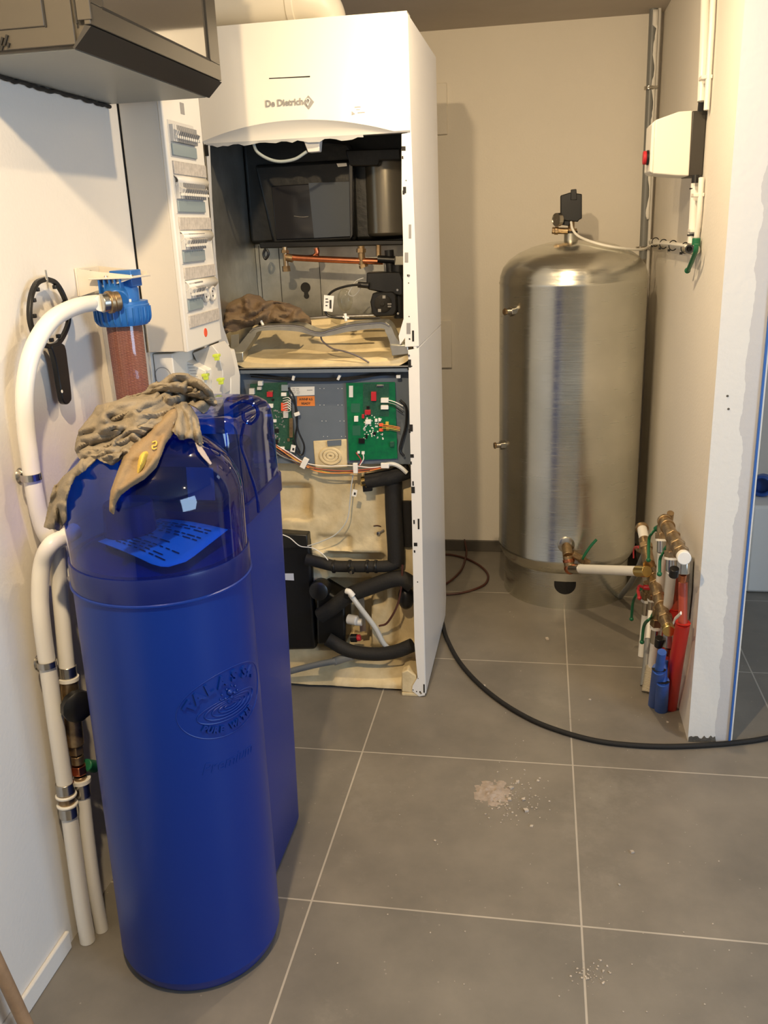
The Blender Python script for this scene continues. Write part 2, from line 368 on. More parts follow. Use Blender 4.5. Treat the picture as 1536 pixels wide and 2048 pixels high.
# ================================================================== wall rack, upper left
ZR = 1.744; XF = -.215; Y0, Y1 = -.712, -.104
rack = thing('network_cabinet', (XL, (Y0+Y1)/2, ZR), 'grey metal wall cabinet with dark glass door hung above the water filter', 'cabinet')
b = MB()
prof = [(XL+.002, ZR), (-.250, ZR), (-.226, ZR+.028), (-.226, ZC-.06), (XL+.002, ZC-.06)]
b.prism([(x, Y0+.012, z) for x, z in prof], (0, Y1-Y0-.012, 0))
obj('body', b, 'rackmetal', rack, bevel=.002)
obj('underside', MB().box((XL+.004, Y0+.016, ZR-.0015), (-.254, Y1-.004, ZR+.001)), 'rackunder', rack, smooth=False)
# side sheet facing the camera with recessed panel and slots
b = MB(); b.box((XL+.004, Y0+.004, ZR+.004), (-.246, Y0+.016, ZC-.065)); sp = obj('side_panel', b, 'rackmetal', rack, bevel=.001)
pa = at('Y', Y0, 88, 52); pb = at('Y', Y0, 155, 47)
obj('recessed_sheet', MB().box((XL+.012, Y0+.001, pa.z), (pa.x, Y0+.006, ZC-.09)), 'rackmetal', sp, bevel=.0015)
obj('hinge_strip', MB().box((pb.x, Y0+.0005, pa.z+.004), (pb.x+.024, Y0+.006, ZC-.09)), 'rackmetal', sp, bevel=.001)
b = MB()
b.box((pa.x, Y0+.002, pa.z-.001), (pa.x+.003, Y0+.005, ZC-.09)); b.box((pb.x-.004, Y0+.002, pa.z), (pb.x-.001, Y0+.005, ZC-.09))
obj('seam', b, 'dark', sp, smooth=False)
b = MB()
for k, (px, py) in enumerate(((3, 85), (12, 80), (4, 96), (17, 90))):
    c = at('Y', Y0+.002, px, py); rm = Matrix.Rotation(math.radians(28), 3, 'Y')
    b.cbox(c, (.0035, .004, .016 if k < 2 else .007), rm)
obj('vent_slots', b, 'dark', sp, smooth=False)
# glass door on the +x side
b = MB(); zt = ZC-.075
for (ya, yb, za, zb) in ((Y0+.002, Y1, ZR+.030, ZR+.062), (Y0+.002, Y1, zt-.03, zt), (Y0+.002, Y0+.055, ZR+.062, zt-.03), (Y1-.062, Y1, ZR+.062, zt-.03)):
    b.box((-.226, ya, za), (XF, yb, zb))
door = obj('door_frame', b, 'rackmetal', rack, bevel=.0015)
obj('door_glass', MB().box((-.224, Y0+.056, ZR+.064), (XF-.0035, Y1-.064, zt-.032)), 'glass', door)
b = MB(); b.box((-.224, Y0+.05, ZR+.0605), (XF+.0004, Y1-.058, ZR+.0645)); b.box((-.224, Y1-.0655, ZR+.062), (XF+.0004, Y1-.0615, zt-.03))
obj('gasket', b, 'dark', door, smooth=False)
obj('lower_lip', MB().prism([(-.252, Y0+.004, ZR-.001), (-.248, Y0+.004, ZR-.002), (XF-.0005, Y0+.004, ZR+.028), (-.226, Y0+.004, ZR+.030)], (0, Y1-Y0-.002, 0)), mat('dark grey lip', (.03, .028, .026), .45, .2), rack, smooth=False)
b = MB(); rnd = random.Random(5); pts = []
for i in range(40):
    y = Y0+.1+i*(Y1-Y0-.1)/39; pts.append((XL+.0035+.0015*rnd.random(), y, ZR-.003-.004*rnd.random()))
obj('sealant', MB().tube(pts, .0045, seg=2, n=6), 'dark', rack)

# ================================================================== electrical panel
XPF, PY0, PY1, PZ0, PZ1 = -.379, -.059, .185, 1.172, 1.98
ep = thing('electrical_panel', ((XL+XPF)/2, 0, PZ0), 'tall beige and white breaker panel with four breaker rows on left wall', 'electrical panel')
b = MB().box((XL+.003, PY0, PZ0), (XPF-.012, PY1, PZ1)); obj('housing', b, 'beige', ep, bevel=.003)
b = MB().box((XPF-.014, PY0-.001, PZ0-.002), (XPF, PY1+.001, PZ1+.001)); fr = obj('front_cover', b, 'plastic', ep, bevel=.004)
obj('wall_gap', MB().box((XL, PY0-.002, PZ0), (XL+.0018, PY0+.006, PZ1)), 'dark', ep, smooth=False)
pitch = .153
rows = [1.655-i*.1435 for i in range(4)]
lens = [(0.0, .80), (.03, .92), (.03, .72), (.0, .42)]
for i, z in enumerate(rows):
    ya, yb = PY0+.022, PY1-.028
    zt = at('X', XPF, 355, (272, 384, 487, 588)[i]).z
    L = yb-ya
    y0, y1 = ya, ya+L*(.80, .92, .74, .50)[i]
    # window recess, breakers, label strip
    fr2 = obj('breaker_window', MB().box((XPF-.002, y0-.004, zt-.050), (XPF+.0015, y1+.004, zt+.032)), 'plasticg', fr, bevel=.001)
    n = (12, 12, 9, 5)[i]; w = (y1-y0)/n
    ty = (0, 0, 1, 1, 1, 1, 1, 1, 1, 1, 1, 1)
    for k in range(n):
        yy = y0+w*k; bb = MB()
        bb.box((XPF+.001, yy+.0007, zt-.016), (XPF+.011, yy+w-.0007, zt+.022))
        bb.box((XPF+.009, yy+.003, zt-.002), (XPF+.018, yy+w-.003, zt+.010), Matrix.Rotation(.5, 3, 'Y'))
        br_ = obj('circuit_breaker', bb, 'greyprint' if (k > 1) else 'plasticg', ep, bevel=.0008, smooth=False)
        obj('toggle', MB().cbox((XPF+.016, yy+w/2, zt-.006), (.008, w*.5, .006)), 'plastic', br_)
    obj('label_strip', MB().box((XPF+.001, y0, zt-.046), (XPF+.006, y1, zt-.020)), 'window', ep, bevel=.001)
    # blank hinged strip with paper, and rounded cover beneath
    zc = zt-.058
    obj('paper_strip', MB().box((XPF, ya, zc-.030), (XPF+.004, yb+.020, zc)), mat('dusty paper strip', (.60, .55, .49), .6, var=.25, vscale=90), ep, bevel=.001)
    if i < 3:
        P = [[Vector((XPF+.001+.010*math.sin(math.pi*t/8), y, zc-.032-.026*t/8)) for y in (ya, (ya+yb)/2, yb+.012)] for t in range(9)]
        obj('rounded_cover', MB().grid(P), 'plastic', ep, solid=.002)
# two socket outlets
for k in range(2):
    c = at('X', XPF+.002, 410+13*k, 589-2*k)
    so = obj('socket_outlet', MB().lathe([(.020, 0), (.020, .006), (.016, .007), (.0155, .003), (.001, .003)], c, (1, 0, 0), n=28, caps=False), 'plasticg', ep)
    b = MB()
    for dz in (-.006, .006): b.lathe([(.0025, 0), (.0025, .001)], c+Vector((.0035, 0, dz)), (1, 0, 0), n=10)
    obj('socket_pins', b, 'dark', so)
c = at('X', XPF, 411, 665)
obj('round_sticker', MB().lathe([(.0115, 0), (.0112, .001)], c, (1, 0, 0), n=28), 'orangered', ep, label='orange red round sticker')
c = at('X', XPF+.001, 365, 218)
obj('rating_label', MB().box((XPF, c.y-.012, c.z-.012), (XPF+.001, c.y+.012, c.z+.014)), 'greyprint', ep)
# scratch
# lower connection box under the panel
lb = thing('connection_box', (XL+.03, .02, .98), 'white junction box with circular knock-out below the breaker panel', 'junction box')
b = MB().box((XL+.002, -.03, 1.00), (XL+.055, .20, 1.164)); obj('housing', b, 'plastic', lb, bevel=.003)
c = Vector((XL+.0555, .035, 1.07))
pc = at('Y', -.03, 326, 752)
obj('knock_out', MB().tube([(pc.x+.022*math.cos(a), -.0305, pc.z+.022*math.sin(a)) for a in np.linspace(0, 6.283, 33)], .0008, smooth=False, n=5), 'greyprint', lb)
ob = thing('terminal_cover', (-.40, .06, .95), 'sloped white terminal cover with yellow green clamps under breaker panel', 'terminal cover')
b = MB(); q = [at('Y', .06, *v) for v in ((342, 718), (372, 722), (398, 735), (412, 742), (412, 790), (345, 790))]
b.prism(q, (0, .12, 0)); obj('hood', b, 'plastic', ob, bevel=.002)
b = MB()
for k in range(5):
    p0 = at('Y', .0595, 375+2*k, 730+6*k); b.box(p0, p0+Vector((.018, -.0006, .0012)))
obj('hood_grille', b, 'greyprint', ob, smooth=False)
q = [at('Y', .10, *v) for v in ((385, 706), (424, 690), (436, 705), (446, 745), (446, 790), (405, 790), (398, 735))]
obj('upper_hood', MB().prism(q, (0, .1, 0)), 'plasticg', ob, bevel=.002)
q = [at('Y', .16, *v) for v in ((425, 700), (450, 706), (462, 760), (462, 800), (430, 800))]
obj('side_cover', MB().prism(q, (0, .08, 0)), 'plastic', ob, bevel=.002)
for (px, py) in ((433, 711), (411, 750), (441, 759)):
    c = at('Y', .055, px, py)
    cl = obj('clamp', MB().cbox(c, (.016, .02, .007)).cbox(c+Vector((.002, -.004, -.007)), (.012, .01, .010)), 'yellowclip', ob, bevel=.001)

# ================================================================== ventilation duct on top
t = thing('ventilation_duct', (-.3, .6, 2.0), 'thick cream ventilation duct with rounded elbow on top of boiler', 'duct')
rr = .052
c0 = at('Y', .62, 440, -2); c1 = at('Y', .62, 585, -5)
zc = 2.085
obj('straight_pipe', MB().cyl((-.47, .64, zc), (-.235, .64, zc-.004), .056, n=40), 'duct', t)
obj('collar', MB().cyl((-.245, .64, zc-.004), (-.222, .64, zc-.004), .059, n=40), 'duct', t, bevel=.002)
obj('elbow', MB().tube([(-.225, .64, zc-.004), (-.19, .64, zc-.004), (-.155, .648, zc-.012), (-.14, .665, zc-.04), (-.138, .67, zc-.09), (-.138, .67, 1.975)], .055, n=32), 'duct', t)

# ================================================================== heat pump indoor unit (the open boiler)
BX0, BX1, BY0, BY1, BZ = -.432, .146, .329, .968, 1.972
bo = thing('boiler', ((BX0+BX1)/2, BY0, 0), 'tall white boiler with its front panels removed showing black, copper and foam insides', 'boiler')
# --- side panels and frame
b = MB(); yb = BY1
def side(z0, z1, chamf=0):
    pr = [(BY0+.001, z0), (yb-chamf*.6, z0), (yb, z0+chamf), (yb, z1), (BY0+.001, z1)]
    return [(BX1-.010, y, z) for y, z in pr]
b = MB().prism(side(1.1185, BZ-.004), (.010, 0, 0)); obj('upper_side_panel', b, 'panelwhite', bo, bevel=.002)
b = MB().prism(side(.012, 1.1165, .06), (.010, 0, 0)); obj('lower_side_panel', b, 'panelwhite', bo, bevel=.002)
b = MB().box((BX0, BY0+.001, 1.12), (BX0+.004, yb, BZ)); obj('upper_side_panel', b, 'galv', bo)
b = MB().box((BX0, BY0+.001, .012), (BX0+.004, yb, 1.115)); obj('lower_side_panel', b, 'panelwhite', bo)
obj('top_sheet', MB().box((BX0+.004, BY0+.01, BZ-.008), (BX1-.01, yb, BZ-.003)), 'panelwhite', bo)
obj('back_sheet', MB().box((BX0+.004, yb-.004, .012), (BX1-.01, yb, BZ-.008)), 'galv', bo)
# --- front flanges (the pierced white strips)
def flange(name, pts, y=BY0):
    return MB().prism([at('Y', y, *p) for p in pts], (0, .0018, 0))
fu = obj('upper_flange', flange('f', ((803, 268), (822, 264), (838, 692), (810, 694), (810, 676), (800, 690), (797, 672), (807, 638), (806, 480), (803, 380))), 'panelwhite', bo, label='pierced white edge strip', bevel=.0005)
fl = obj('lower_flange', flange('f', ((816, 700), (838, 696), (850, 1391), (838, 1393), (824, 1382), (825, 1372), (835, 1355), (829, 1290), (823, 1000))), 'panelwhite', bo, label='pierced white edge strip', bevel=.0005)
def slots(parent, lst, y=BY0-.0006):
    for (px, py, w, h) in lst:
        obj('slot', MB().prism(AY(y, (px-w/2, py-h/2), (px+w/2, py-h/2), (px+w/2+.3, py+h/2), (px-w/2+.3, py+h/2)), (0, .0003, 0)), 'dark', parent, smooth=False)
slots(fu, [(807, 297, 8, 9), (805, 315, 3, 6), (809, 380, 6, 13), (812, 361, 2, 2), (807, 385, 4, 8), (826, 672, 4, 22), (816, 551, 4, 4), (817, 566, 2, 2), (818, 633, 2, 2), (819, 678, 3, 3)])
for (px, py, w, h) in ((820, 463, 5, 28), (813, 515, 7, 20), (817, 657, 8, 22)):
    obj('slot', MB().prism(AY(BY0-.0006, (px-w/2, py-h/2), (px+w/2, py-h/2), (px+w/2, py+h/2), (px-w/2, py+h/2)), (0, .0003, 0)), 'greyprint', fu, smooth=False)
slots(fl, [(819, 727, 6, 16), (816, 738, 3, 4), (822, 856, 7, 14), (819, 862, 4, 8), (824, 912, 7, 7), (822, 926, 3, 6), (826, 967, 3, 9), (826, 980, 7, 13), (837, 1048, 3.5, 21), (828, 1044, 3, 8), (831, 1089, 7, 7), (829, 1103, 3, 5), (835, 1164, 2, 2), (848, 1377, 3, 17), (840, 1384, 3, 3), (833, 1383, 2, 2), (826, 1380, 2, 2), (836, 1357, 1.5, 1.5)])
for par, px, py in ((fu, 818, 551), (fl, 818, 711), (fl, 842, 1386)):
    obj('screw', MB().lathe([(.0035, 0), (.003, .002)], at('Y', BY0, px, py), (0, -1, 0), n=12), 'nickel', par)
# left edge strip
obj('left_flange', flange('f', ((411, 285), (419, 285), (424, 400), (432, 520), (445, 650), (458, 690), (452, 699), (438, 692), (425, 480))), 'panelwhite', bo)
lf = obj('left_lower_flange', flange('f', ((440, 700), (456, 704), (464, 790), (476, 1000), (455, 1000), (447, 800))), 'panelwhite', bo)
slots(lf, [(444, 731, 6, 16), (456, 792, 4, 20), (441, 690, 3, 3)])
obj('corner_clip', MB().box(at('Y', BY0-.002, 408, 290), at('Y', BY0+.004, 419, 312)), 'black', bo)

# --- hood with logo
nx, nz = 40, 16; P = []
zb0, zt0 = 1.688, BZ
def hood_pt(x, s):
    # s from 0 (bottom edge) to 1 (top)
    u = (x-(-.17))/.27
    arc = .040*max(0, 1-u*u)
    za = zb0+.004+arc
    bul = .020*max(0, 1-u*u)**.8
    if s < .25:
        t = s/.25; return Vector((x, BY0-.002-bul*t*t - .004*t, zb0+(za-zb0)*t))
    t = (s-.25)/.75; return Vector((x, BY0-.006-bul*(1-t*.75), za+(zt0-za)*t))
xsn = [BX0+.002+(BX1-.001-BX0-.002)*i/nx for i in range(nx+1)]
ss = [0, .08, .16, .235, .25, .265, .32, .4, .5, .6, .7, .8, .9, 1]
front = [[hood_pt(x, s) for x in xsn] for s in ss]
b = MB(); b.grid(front)
top = [[Vector((p.x, p.y, BZ)) for p in front[-1]], [Vector((x, BY0+.06, BZ)) for x in xsn]]; b.grid(top)
bot = [[p.copy() for p in front[0]], [Vector((x, BY0+.05, zb0+.002)) for x in xsn]]; b.grid(bot)
for xi in (0, -1):
    col = [r[xi] for r in front]; b.grid([[c, Vector((c.x, BY0+.05, c.z))] for c in col])
bmesh.ops.remove_doubles(b.bm, verts=b.bm.verts, dist=.0002)
hood = obj('hood', b, 'hoodwhite', bo, ang=28)
def on_hood(x, z, off=.0006):
    u = (x+.17)/.27; bul = .020*max(0, 1-u*u)**.8; za = zb0+.004+.040*max(0, 1-u*u); t = max(0, (z-za)/(zt0-za))
    return Vector((x, BY0-.006-bul*(1-t*.75)-off, z))
def hp(px, py):
    p = at('Y', BY0-.02, px, py); return p
a0, a1 = hp(532, 207), hp(607, 205)
ctr = (a0+a1)/2
wtxt = (a1-a0).x
V, F = textverts('De Dietrich', .02, bold=.0005, extrude=.001)
wx = max(v.x for v in V)-min(v.x for v in V); k = wtxt/wx; kz = (.0165)/(.02*.72)
b = MB(); b.poly([on_hood(ctr.x+v.x*k, ctr.z+v.y*kz, .0012+v.z) for v in V], F)
obj('maker_lettering', b, 'greyprint', hood, smooth=False)
c = hp(618, 205); R_ = .0150
b = MB()
b.poly([on_hood(c.x+dx*R_, c.z+dz*R_, .003 if (dx or dz) == 0 else .0015) for dx, dz in ((1, 0), (0, 1.15), (-1, 0), (0, -1.15), (.15, .1))], [(0, 1, 4), (1, 2, 4), (2, 3, 4), (3, 0, 4)])
dm = obj('diamond_emblem', b, 'greyprint', hood, smooth=False)
b = MB(); b.tube([on_hood(c.x+dx*R_, c.z+dz*R_, .0036) for dx, dz in ((-.45, .35), (-.1, .62), (.25, .3), (.05, -.15), (-.15, -.5), (-.3, -.05))], .0011, n=6, closed=False)
obj('emblem_line', b, 'paper', dm)
a0, a1 = hp(538, 157), hp(620, 153)
b = MB(); b.poly([on_hood(a0.x, a0.z-.0012), on_hood(a1.x, a1.z-.0016), on_hood(a1.x, a1.z+.0016), on_hood(a0.x, a0.z+.0012)], [(0, 1, 2, 3)]); obj('display_slot', b, 'dark', hood, smooth=False)
b = MB()
for (px, py, w, h) in ((715, 214, 13, 2), (716, 219, 9, 1.5), (722, 225, 15, 2)):
    p0, p1 = hp(px-w/2, py-h/2), hp(px+w/2, py+h/2); b.poly([on_hood(p0.x, p0.z), on_hood(p1.x, p0.z), on_hood(p1.x, p1.z), on_hood(p0.x, p1.z)], [(0, 1, 2, 3)])
p0, p1, p2 = hp(703, 222), hp(711, 228), hp(703, 231); b.poly([on_hood(p0.x, p0.z), on_hood(p1.x, p1.z), on_hood(p2.x, p2.z)], [(0, 1, 2)])
obj('small_print', b, 'greyprint', hood, smooth=False)
# torn film hanging under hood
rnd = random.Random(2); b = MB(); T_ = []; B_ = []
for i in range(30):
    x = BX0+.01+i*(.44/29); T_.append(Vector((x, BY0-.003, zb0+.001))); B_.append(Vector((x, BY0+.002-.004*rnd.random(), zb0-.004-.009*abs(math.sin(i*.55))*rnd.random())))
b.grid([T_, B_]); obj('protective_film', b, 'hose', hood)

# --- dark upper compartment
YBLK = .60
b = MB(); b.box((BX0+.006, YBLK+.05, 1.415), (BX1-.012, yb-.01, BZ-.012)); up = obj('black_insulation', b, 'epp', bo, bevel=.012)
b = MB(); q = AY(YBLK+.02, (508, 330), (706, 318), (712, 482), (545, 490)); b.prism(q, (0, .05, 0)); obj('moulded_front', b, 'epp', up, bevel=.010, seg=3)
b = MB(); q = AY(YBLK+.012, (542, 372), (704, 362), (708, 474), (552, 480)); b.prism(q, (0, .02, 0)); obj('glossy_window', b, 'glossblack', up, bevel=.003)
b = MB(); q = AY(YBLK+.010, (617, 366), (702, 363), (706, 472), (628, 476)); b.prism(q, (0, .003, 0)); obj('blue_sheet', b, mat('slate blue sheet', (.065, .08, .10), .25), up)
obj('chrome_trim', MB().tube(AY(YBLK+.008, (588, 432), (604, 434), (617, 433)), .0012), 'steel', up)
# vertical rounded casing on the right
c = at('Y', YBLK+.07, 752, 300); r_ = .067
b = MB(); b.cyl((.020, YBLK+.075, 1.425), (.020, YBLK+.075, 1.66), r_, n=48); obj('cylinder_casing', b, 'smoked', up, bevel=.01)
b = MB(); q = AY(YBLK-.02, (690, 300), (800, 296), (801, 320), (760, 321), (756, 332), (700, 332)); b.prism(q, (0, .06, 0)); obj('top_bracket', b, 'epp', up, bevel=.004)
b = MB(); q = AY(YBLK+.0, (640, 283), (700, 288), (706, 300), (706, 470), (700, 480), (697, 300), (690, 292), (640, 288)); b.prism(q, (0, .02, 0)); obj('curved_rib', b, 'glossblack', up, bevel=.002)
b = MB(); q = AY(YBLK-.005, (518, 484), (806, 480), (806, 490), (520, 497)); b.prism(q, (0, .25, 0)); obj('lower_ledge', b, 'black', up, bevel=.003)
b = MB().tube(AY(BY0+.02, (506, 284), (514, 303), (535, 317), (560, 323), (590, 318), (614, 303)), .0042, n=10); cb = obj('hanging_cable', b, mat('grey hood cable', (.30, .34, .34), .4), bo)
b = MB(); q = AY(BY0+.012, (607, 281), (640, 279), (638, 303), (616, 305)); b.prism(q, (0, .03, 0)); obj('connector', b, 'plasticg', cb, bevel=.002)
b = MB(); q = AY(YBLK-.01, (673, 327), (693, 326), (694, 332), (676, 334)); b.prism(q, (0, .004, 0)); obj('bright_clip', b, 'nickel', up)

# --- galvanised back panel with copper pipes
YG = .70
b = MB(); x0 = BX0+.005; b.box((x0, YG, 1.155), (BX1-.012, YG+.004, 1.42)); bp_ = obj('inner_back_sheet', b, 'galv', bo)
b = MB()
for px in (522, 561, 640):
    p = at('Y', YG-.001, px, 560); b.box((p.x, YG-.002, 1.16), (p.x+.0015, YG, 1.41))
obj('fold_line', b, 'dark', bp_, smooth=False)
c = at('Y', YG-.0012, 611, 575); b = MB().lathe([(.0165, 0), (.016, .0006)], c, (0, -1, 0), n=28)
c2 = at('Y', YG-.0012, 613, 592); b.lathe([(.009, 0), (.0085, .0006)], c2, (0, -1, 0), n=20); b.box(c+Vector((-.006, -.0008, -.03)), c+Vector((.008, 0, 0)))
obj('keyhole', b, 'dark', bp_, smooth=False)
obj('compartment_floor', MB().box((BX0+.006, BY0+.27, 1.128), (BX1-.012, YG, 1.134)), 'black', bo)
YC = .55
cp = obj('copper_pipe', MB().tube(AY(YC, (572, 513), (600, 516), (700, 521), (766, 523)), .0095, n=16), 'copper', bo)
obj('elbow', MB().tube(AY(YC+.03, (632, 496), (634, 506), (626, 514), (608, 516)), .0078, n=14), 'copper', cp)
b = MB(); b.cyl(at('Y', YC, 569, 494), at('Y', YC, 573, 540), .0078, n=16); b.cyl(at('Y', YC, 570, 500), at('Y', YC, 570, 506), .0125, n=6); b.cyl(at('Y', YC, 572, 532), at('Y', YC, 573, 543), .013, n=6); b.cyl(at('Y', YC, 573, 515), at('Y', YC, 586, 517), .012, n=16)
obj('tee_fitting', b, 'brass', cp)
b = MB(); b.cyl(at('Y', YC, 722, 492), at('Y', YC, 724, 530), .0105, n=16); b.cyl(at('Y', YC, 722, 497), at('Y', YC, 722, 505), .015, n=6); b.cyl(at('Y', YC, 726, 529), at('Y', YC, 728, 535), .014, n=6)
obj('union_fitting', b, 'brass', cp); obj('small_nut', MB().cyl(at('Y', YC, 757, 490), at('Y', YC, 757, 512), .008, n=6), 'brass', cp)
obj('rubber_hook', MB().tube(AY(YC+.02, (531, 497), (527, 508), (531, 518), (537, 508), (533, 498)), .004), 'black', bo)
b = MB()
for k in range(4): b.tube(AY(YC-.03, (768+2*k, 518), (771+2*k, 530), (774+k, 546)), .0013, n=6)
obj('wire', b, 'paper', bo)
# circulator pump, black
YP_ = .47
pm = obj('pump_housing', MB().prism(AY(YP_, (733, 545), (800, 544), (806, 560), (806, 590), (800, 592), (738, 580), (732, 576)), (0, .07, 0)), 'black', bo, bevel=.004)
b = MB(); b.prism(AY(YP_-.012, (745, 586), (785, 583), (792, 590), (794, 620), (788, 632), (752, 634), (744, 628), (740, 604)), (0, .08, 0)); obj('motor_cover', b, 'black', pm, bevel=.004)
c = at('Y', YP_-.012, 766, 607); obj('motor_disc', MB().lathe([(.026, 0), (.026, .003), (.022, .005), (.007, .005), (.006, .009)], c, (0, -1, 0), n=32), 'rubber', pm)
b = MB()
for (px, py, w, h) in ((779, 608, 8, 3), (779, 613, 7, 3), (759, 621, 6, 6), (768, 594, 6, 6)):
    obj('print_mark', MB().prism(AY(YP_-.0175, (px-w/2, py-h/2), (px+w/2, py-h/2), (px+w/2, py+h/2), (px-w/2, py+h/2)), (0, .0005, 0)), 'greyprint', pm, smooth=False)
b = MB(); b.cyl(at('Y', YP_+.05, 778, 500), at('Y', YP_+.05, 782, 548), .014, n=20); b.cyl(at('Y', YP_+.04, 756, 518), at('Y', YP_+.04, 790, 520), .011); b.cyl(at('Y', YP_+.03, 797, 530), at('Y', YP_+.03, 799, 636), .018)
obj('pump_neck', b, 'black', pm)
b = MB()
for px, py in ((795, 580), (796, 627)): b.lathe([(.004, 0), (.0035, .002)], at('Y', YP_-.001, px, py), (0, -1, 0), n=8)
obj('screws', b, 'nickel', pm)
b = MB(); b.cyl(at('Y', YP_-.01, 716, 569), at('Y', YP_-.01, 738, 571), .009); obj('plug', b, 'black', pm, bevel=.001)
cb = obj('pump_cable', MB().tube(AY(YP_-.02, (722, 569), (695, 572), (670, 580), (656, 592), (650, 608), (652, 626), (664, 634), (700, 637), (760, 636)), .0036, n=8), 'black', bo)
obj('cable_tag', MB().prism(AY(YP_-.03, (648, 590), (668, 592), (665, 624), (647, 622)), (0, .0008, 0)), 'paper', cb)
b = MB()
for (x0_, y0_, x1_, y1_) in ((651, 597, 656, 599), (651, 603, 657, 605), (659, 600, 663, 617), (651, 610, 655, 612)): b.prism(AY(YP_-.031, (x0_, y0_), (x1_, y0_), (x1_, y1_), (x0_, y1_)), (0, .0004, 0))
obj('tag_print', b, 'ink', cb, smooth=False)
obj('thin_wire', MB().tube(AY(YP_, (727, 556), (712, 562), (702, 577), (697, 588), (706, 592), (716, 584), (724, 570)), .0012, n=6), 'hose', bo)
b = MB().ball(at('Y', YC, 690, 600), .032, 20, (.75, .5, 1.1)); obj('clear_cup', b, 'bag', bo)
obj('floor_pipe', MB().tube(AY(.50, (615, 637), (660, 634), (720, 632), (800, 629)), .0055), 'steel', bo)
b = MB(); b.cyl(at('Y', .40, 690, 627), at('Y', .40, 692, 642), .0045); b.cyl(at('Y', .40, 686, 634), at('Y', .40, 698, 636), .003); obj('cable_clip', b, 'paper', bo)
obj('cable_clip', MB().cyl(at('Y', .37, 521, 640), at('Y', .37, 527, 652), .004), 'paper', bo)

# --- galvanised cross rail
def ribbon(pts_top, pts_bot, y, dy): 
    T_ = catmull(AY(y, *pts_top), 5); B_ = catmull(AY(y, *pts_bot), 5); b = MB(); b.grid([[p+Vector((0, dy, .004)) for p in T_], T_, B_, [p+Vector((0, dy, 0)) for p in B_]]); return b
railT = ((455, 700), (472, 696), (488, 678), (500, 664), (513, 655), (560, 650), (600, 652), (620, 660), (640, 665), (665, 659), (700, 650), (762, 645), (780, 652), (790, 672), (800, 686), (812, 690))
railB = ((455, 712), (482, 708), (498, 690), (510, 672), (518, 662), (560, 660), (598, 663), (620, 669), (640, 673), (668, 669), (702, 662), (762, 656), (772, 665), (780, 684), (784, 700), (812, 702))
rl = obj('cross_rail', ribbon(railT, railB, BY0+.012, .05), 'galv', bo, solid=.0022)
b = MB(); rnd = random.Random(8)
b.tube([p+Vector((0, -.003, .0015*rnd.random())) for p in catmull(AY(BY0+.012, *[(x, y+1) for x, y in railT[3:13]]), 4)], .0026, seg=1, n=6); obj('rolled_edge', b, 'steel', rl)
b = MB(); b.prism(AY(BY0+.004, (780, 690), (815, 690), (818, 708), (784, 712)), (0, .05, 0)); obj('corner_bracket', b, 'galv', rl, bevel=.002); b = MB(); b.prism(AY(BY0+.004, (450, 706), (486, 704), (486, 722), (452, 724)), (0, .05, 0)); obj('corner_bracket', b, 'galv', rl, bevel=.002)
obj('bracket', MB().prism(AY(BY0+.02, (462, 670), (478, 668), (478, 706), (462, 706)), (0, .002, 0)), 'galv', rl)
# foam trough behind rail
P = []
for j in range(17):
    t = j/16; row = []
    for i in range(41):
        x = BX0+.02+(BX1-.02-BX0-.02)*i/40; u = (i/40-.5)*2
        y = BY0+.015+.26*t; z = 1.078+.035*t**.6+.075*max(0, (t-.45)/.55)**1.3 + .03*abs(u)**6*(1-t)
        z += .0025*noise.noise(Vector((x*18, y*18, 2)))
        row.append(Vector((x, y, z)))
    P.append(row)
b = MB(); b.grid(P); b.grid([P[0], [p-Vector((0, 0, .02)) for p in P[0]]]); obj('foam_trough', b, 'foam', bo)
obj('trailing_wire', MB().tube([at('Y', BY0+.02, 641, 668), at('Y', BY0+.03, 645, 682), at('Y', BY0+.02, 665, 697), at('Y', BY0+.015, 690, 703), at('Y', BY0+.012, 715, 712), at('Y', BY0+.010, 738, 725)], .0026), mat('mauve grey wire', (.12, .10, .10), .4), bo)

# --- control plate with boards
YK = .372
pl = obj('control_plate', MB().box((BX0+.012, YK, .768), (BX1-.016, YK+.002, 1.062)), 'plate', bo)
pl_c = pl
b = MB(); b.box((BX0+.006, BY0+.002, 1.063), (BX1-.012, YK+.002, 1.0685)); b.box((BX0+.006, BY0+.002, 1.053), (BX1-.012, BY0+.005, 1.0685)); obj('folded_lip', b, 'plate', pl, bevel=.0008)
obj('lip_edge', MB().box((BX0+.008, BY0, 1.0675), (BX1-.014, BY0+.004, 1.071)), 'galv', pl)
b = MB()
for r0 in ((640, 777), (640, 810), (644, 842), (647, 873)):
    for dx in (0, 8, 36, 44): b.lathe([(.0012, 0), (.001, .0006)], at('Y', YK-.0002, r0[0]+dx, r0[1]), (0, -1, 0), n=8)
obj('plate_holes', b, 'paper', pl, smooth=False)
b = MB(); b.box((BX0+.004, BY0+.004, .55), (BX0+.03, YK+.02, 1.05)); obj('inner_left_post', b, 'galv', bo)
# foam square with spiral
q = AY(YK-.002, (626, 882), (694, 878), (695, 935), (630, 938)); fo = obj('foam_square', MB().prism(q, (0, .02, 0)), 'foam', bo, bevel=.003)
c = at('Y', YK-.004, 661, 912); b = MB()
for R_ in (.008, .018, .028): b.tube([c+Vector((R_*math.cos(a)*1.1, -.001, R_*math.sin(a)*.85)) for a in np.linspace(0, 2*math.pi, 25)], .0048, smooth=False, n=8, flat=.6)
obj('foam_spiral', b, 'foam', fo)
obj('metal_tab', MB().prism(AY(YK-.008, (654, 882), (682, 880), (682, 890), (655, 892)), (0, .006, 0)), 'plate', pl)
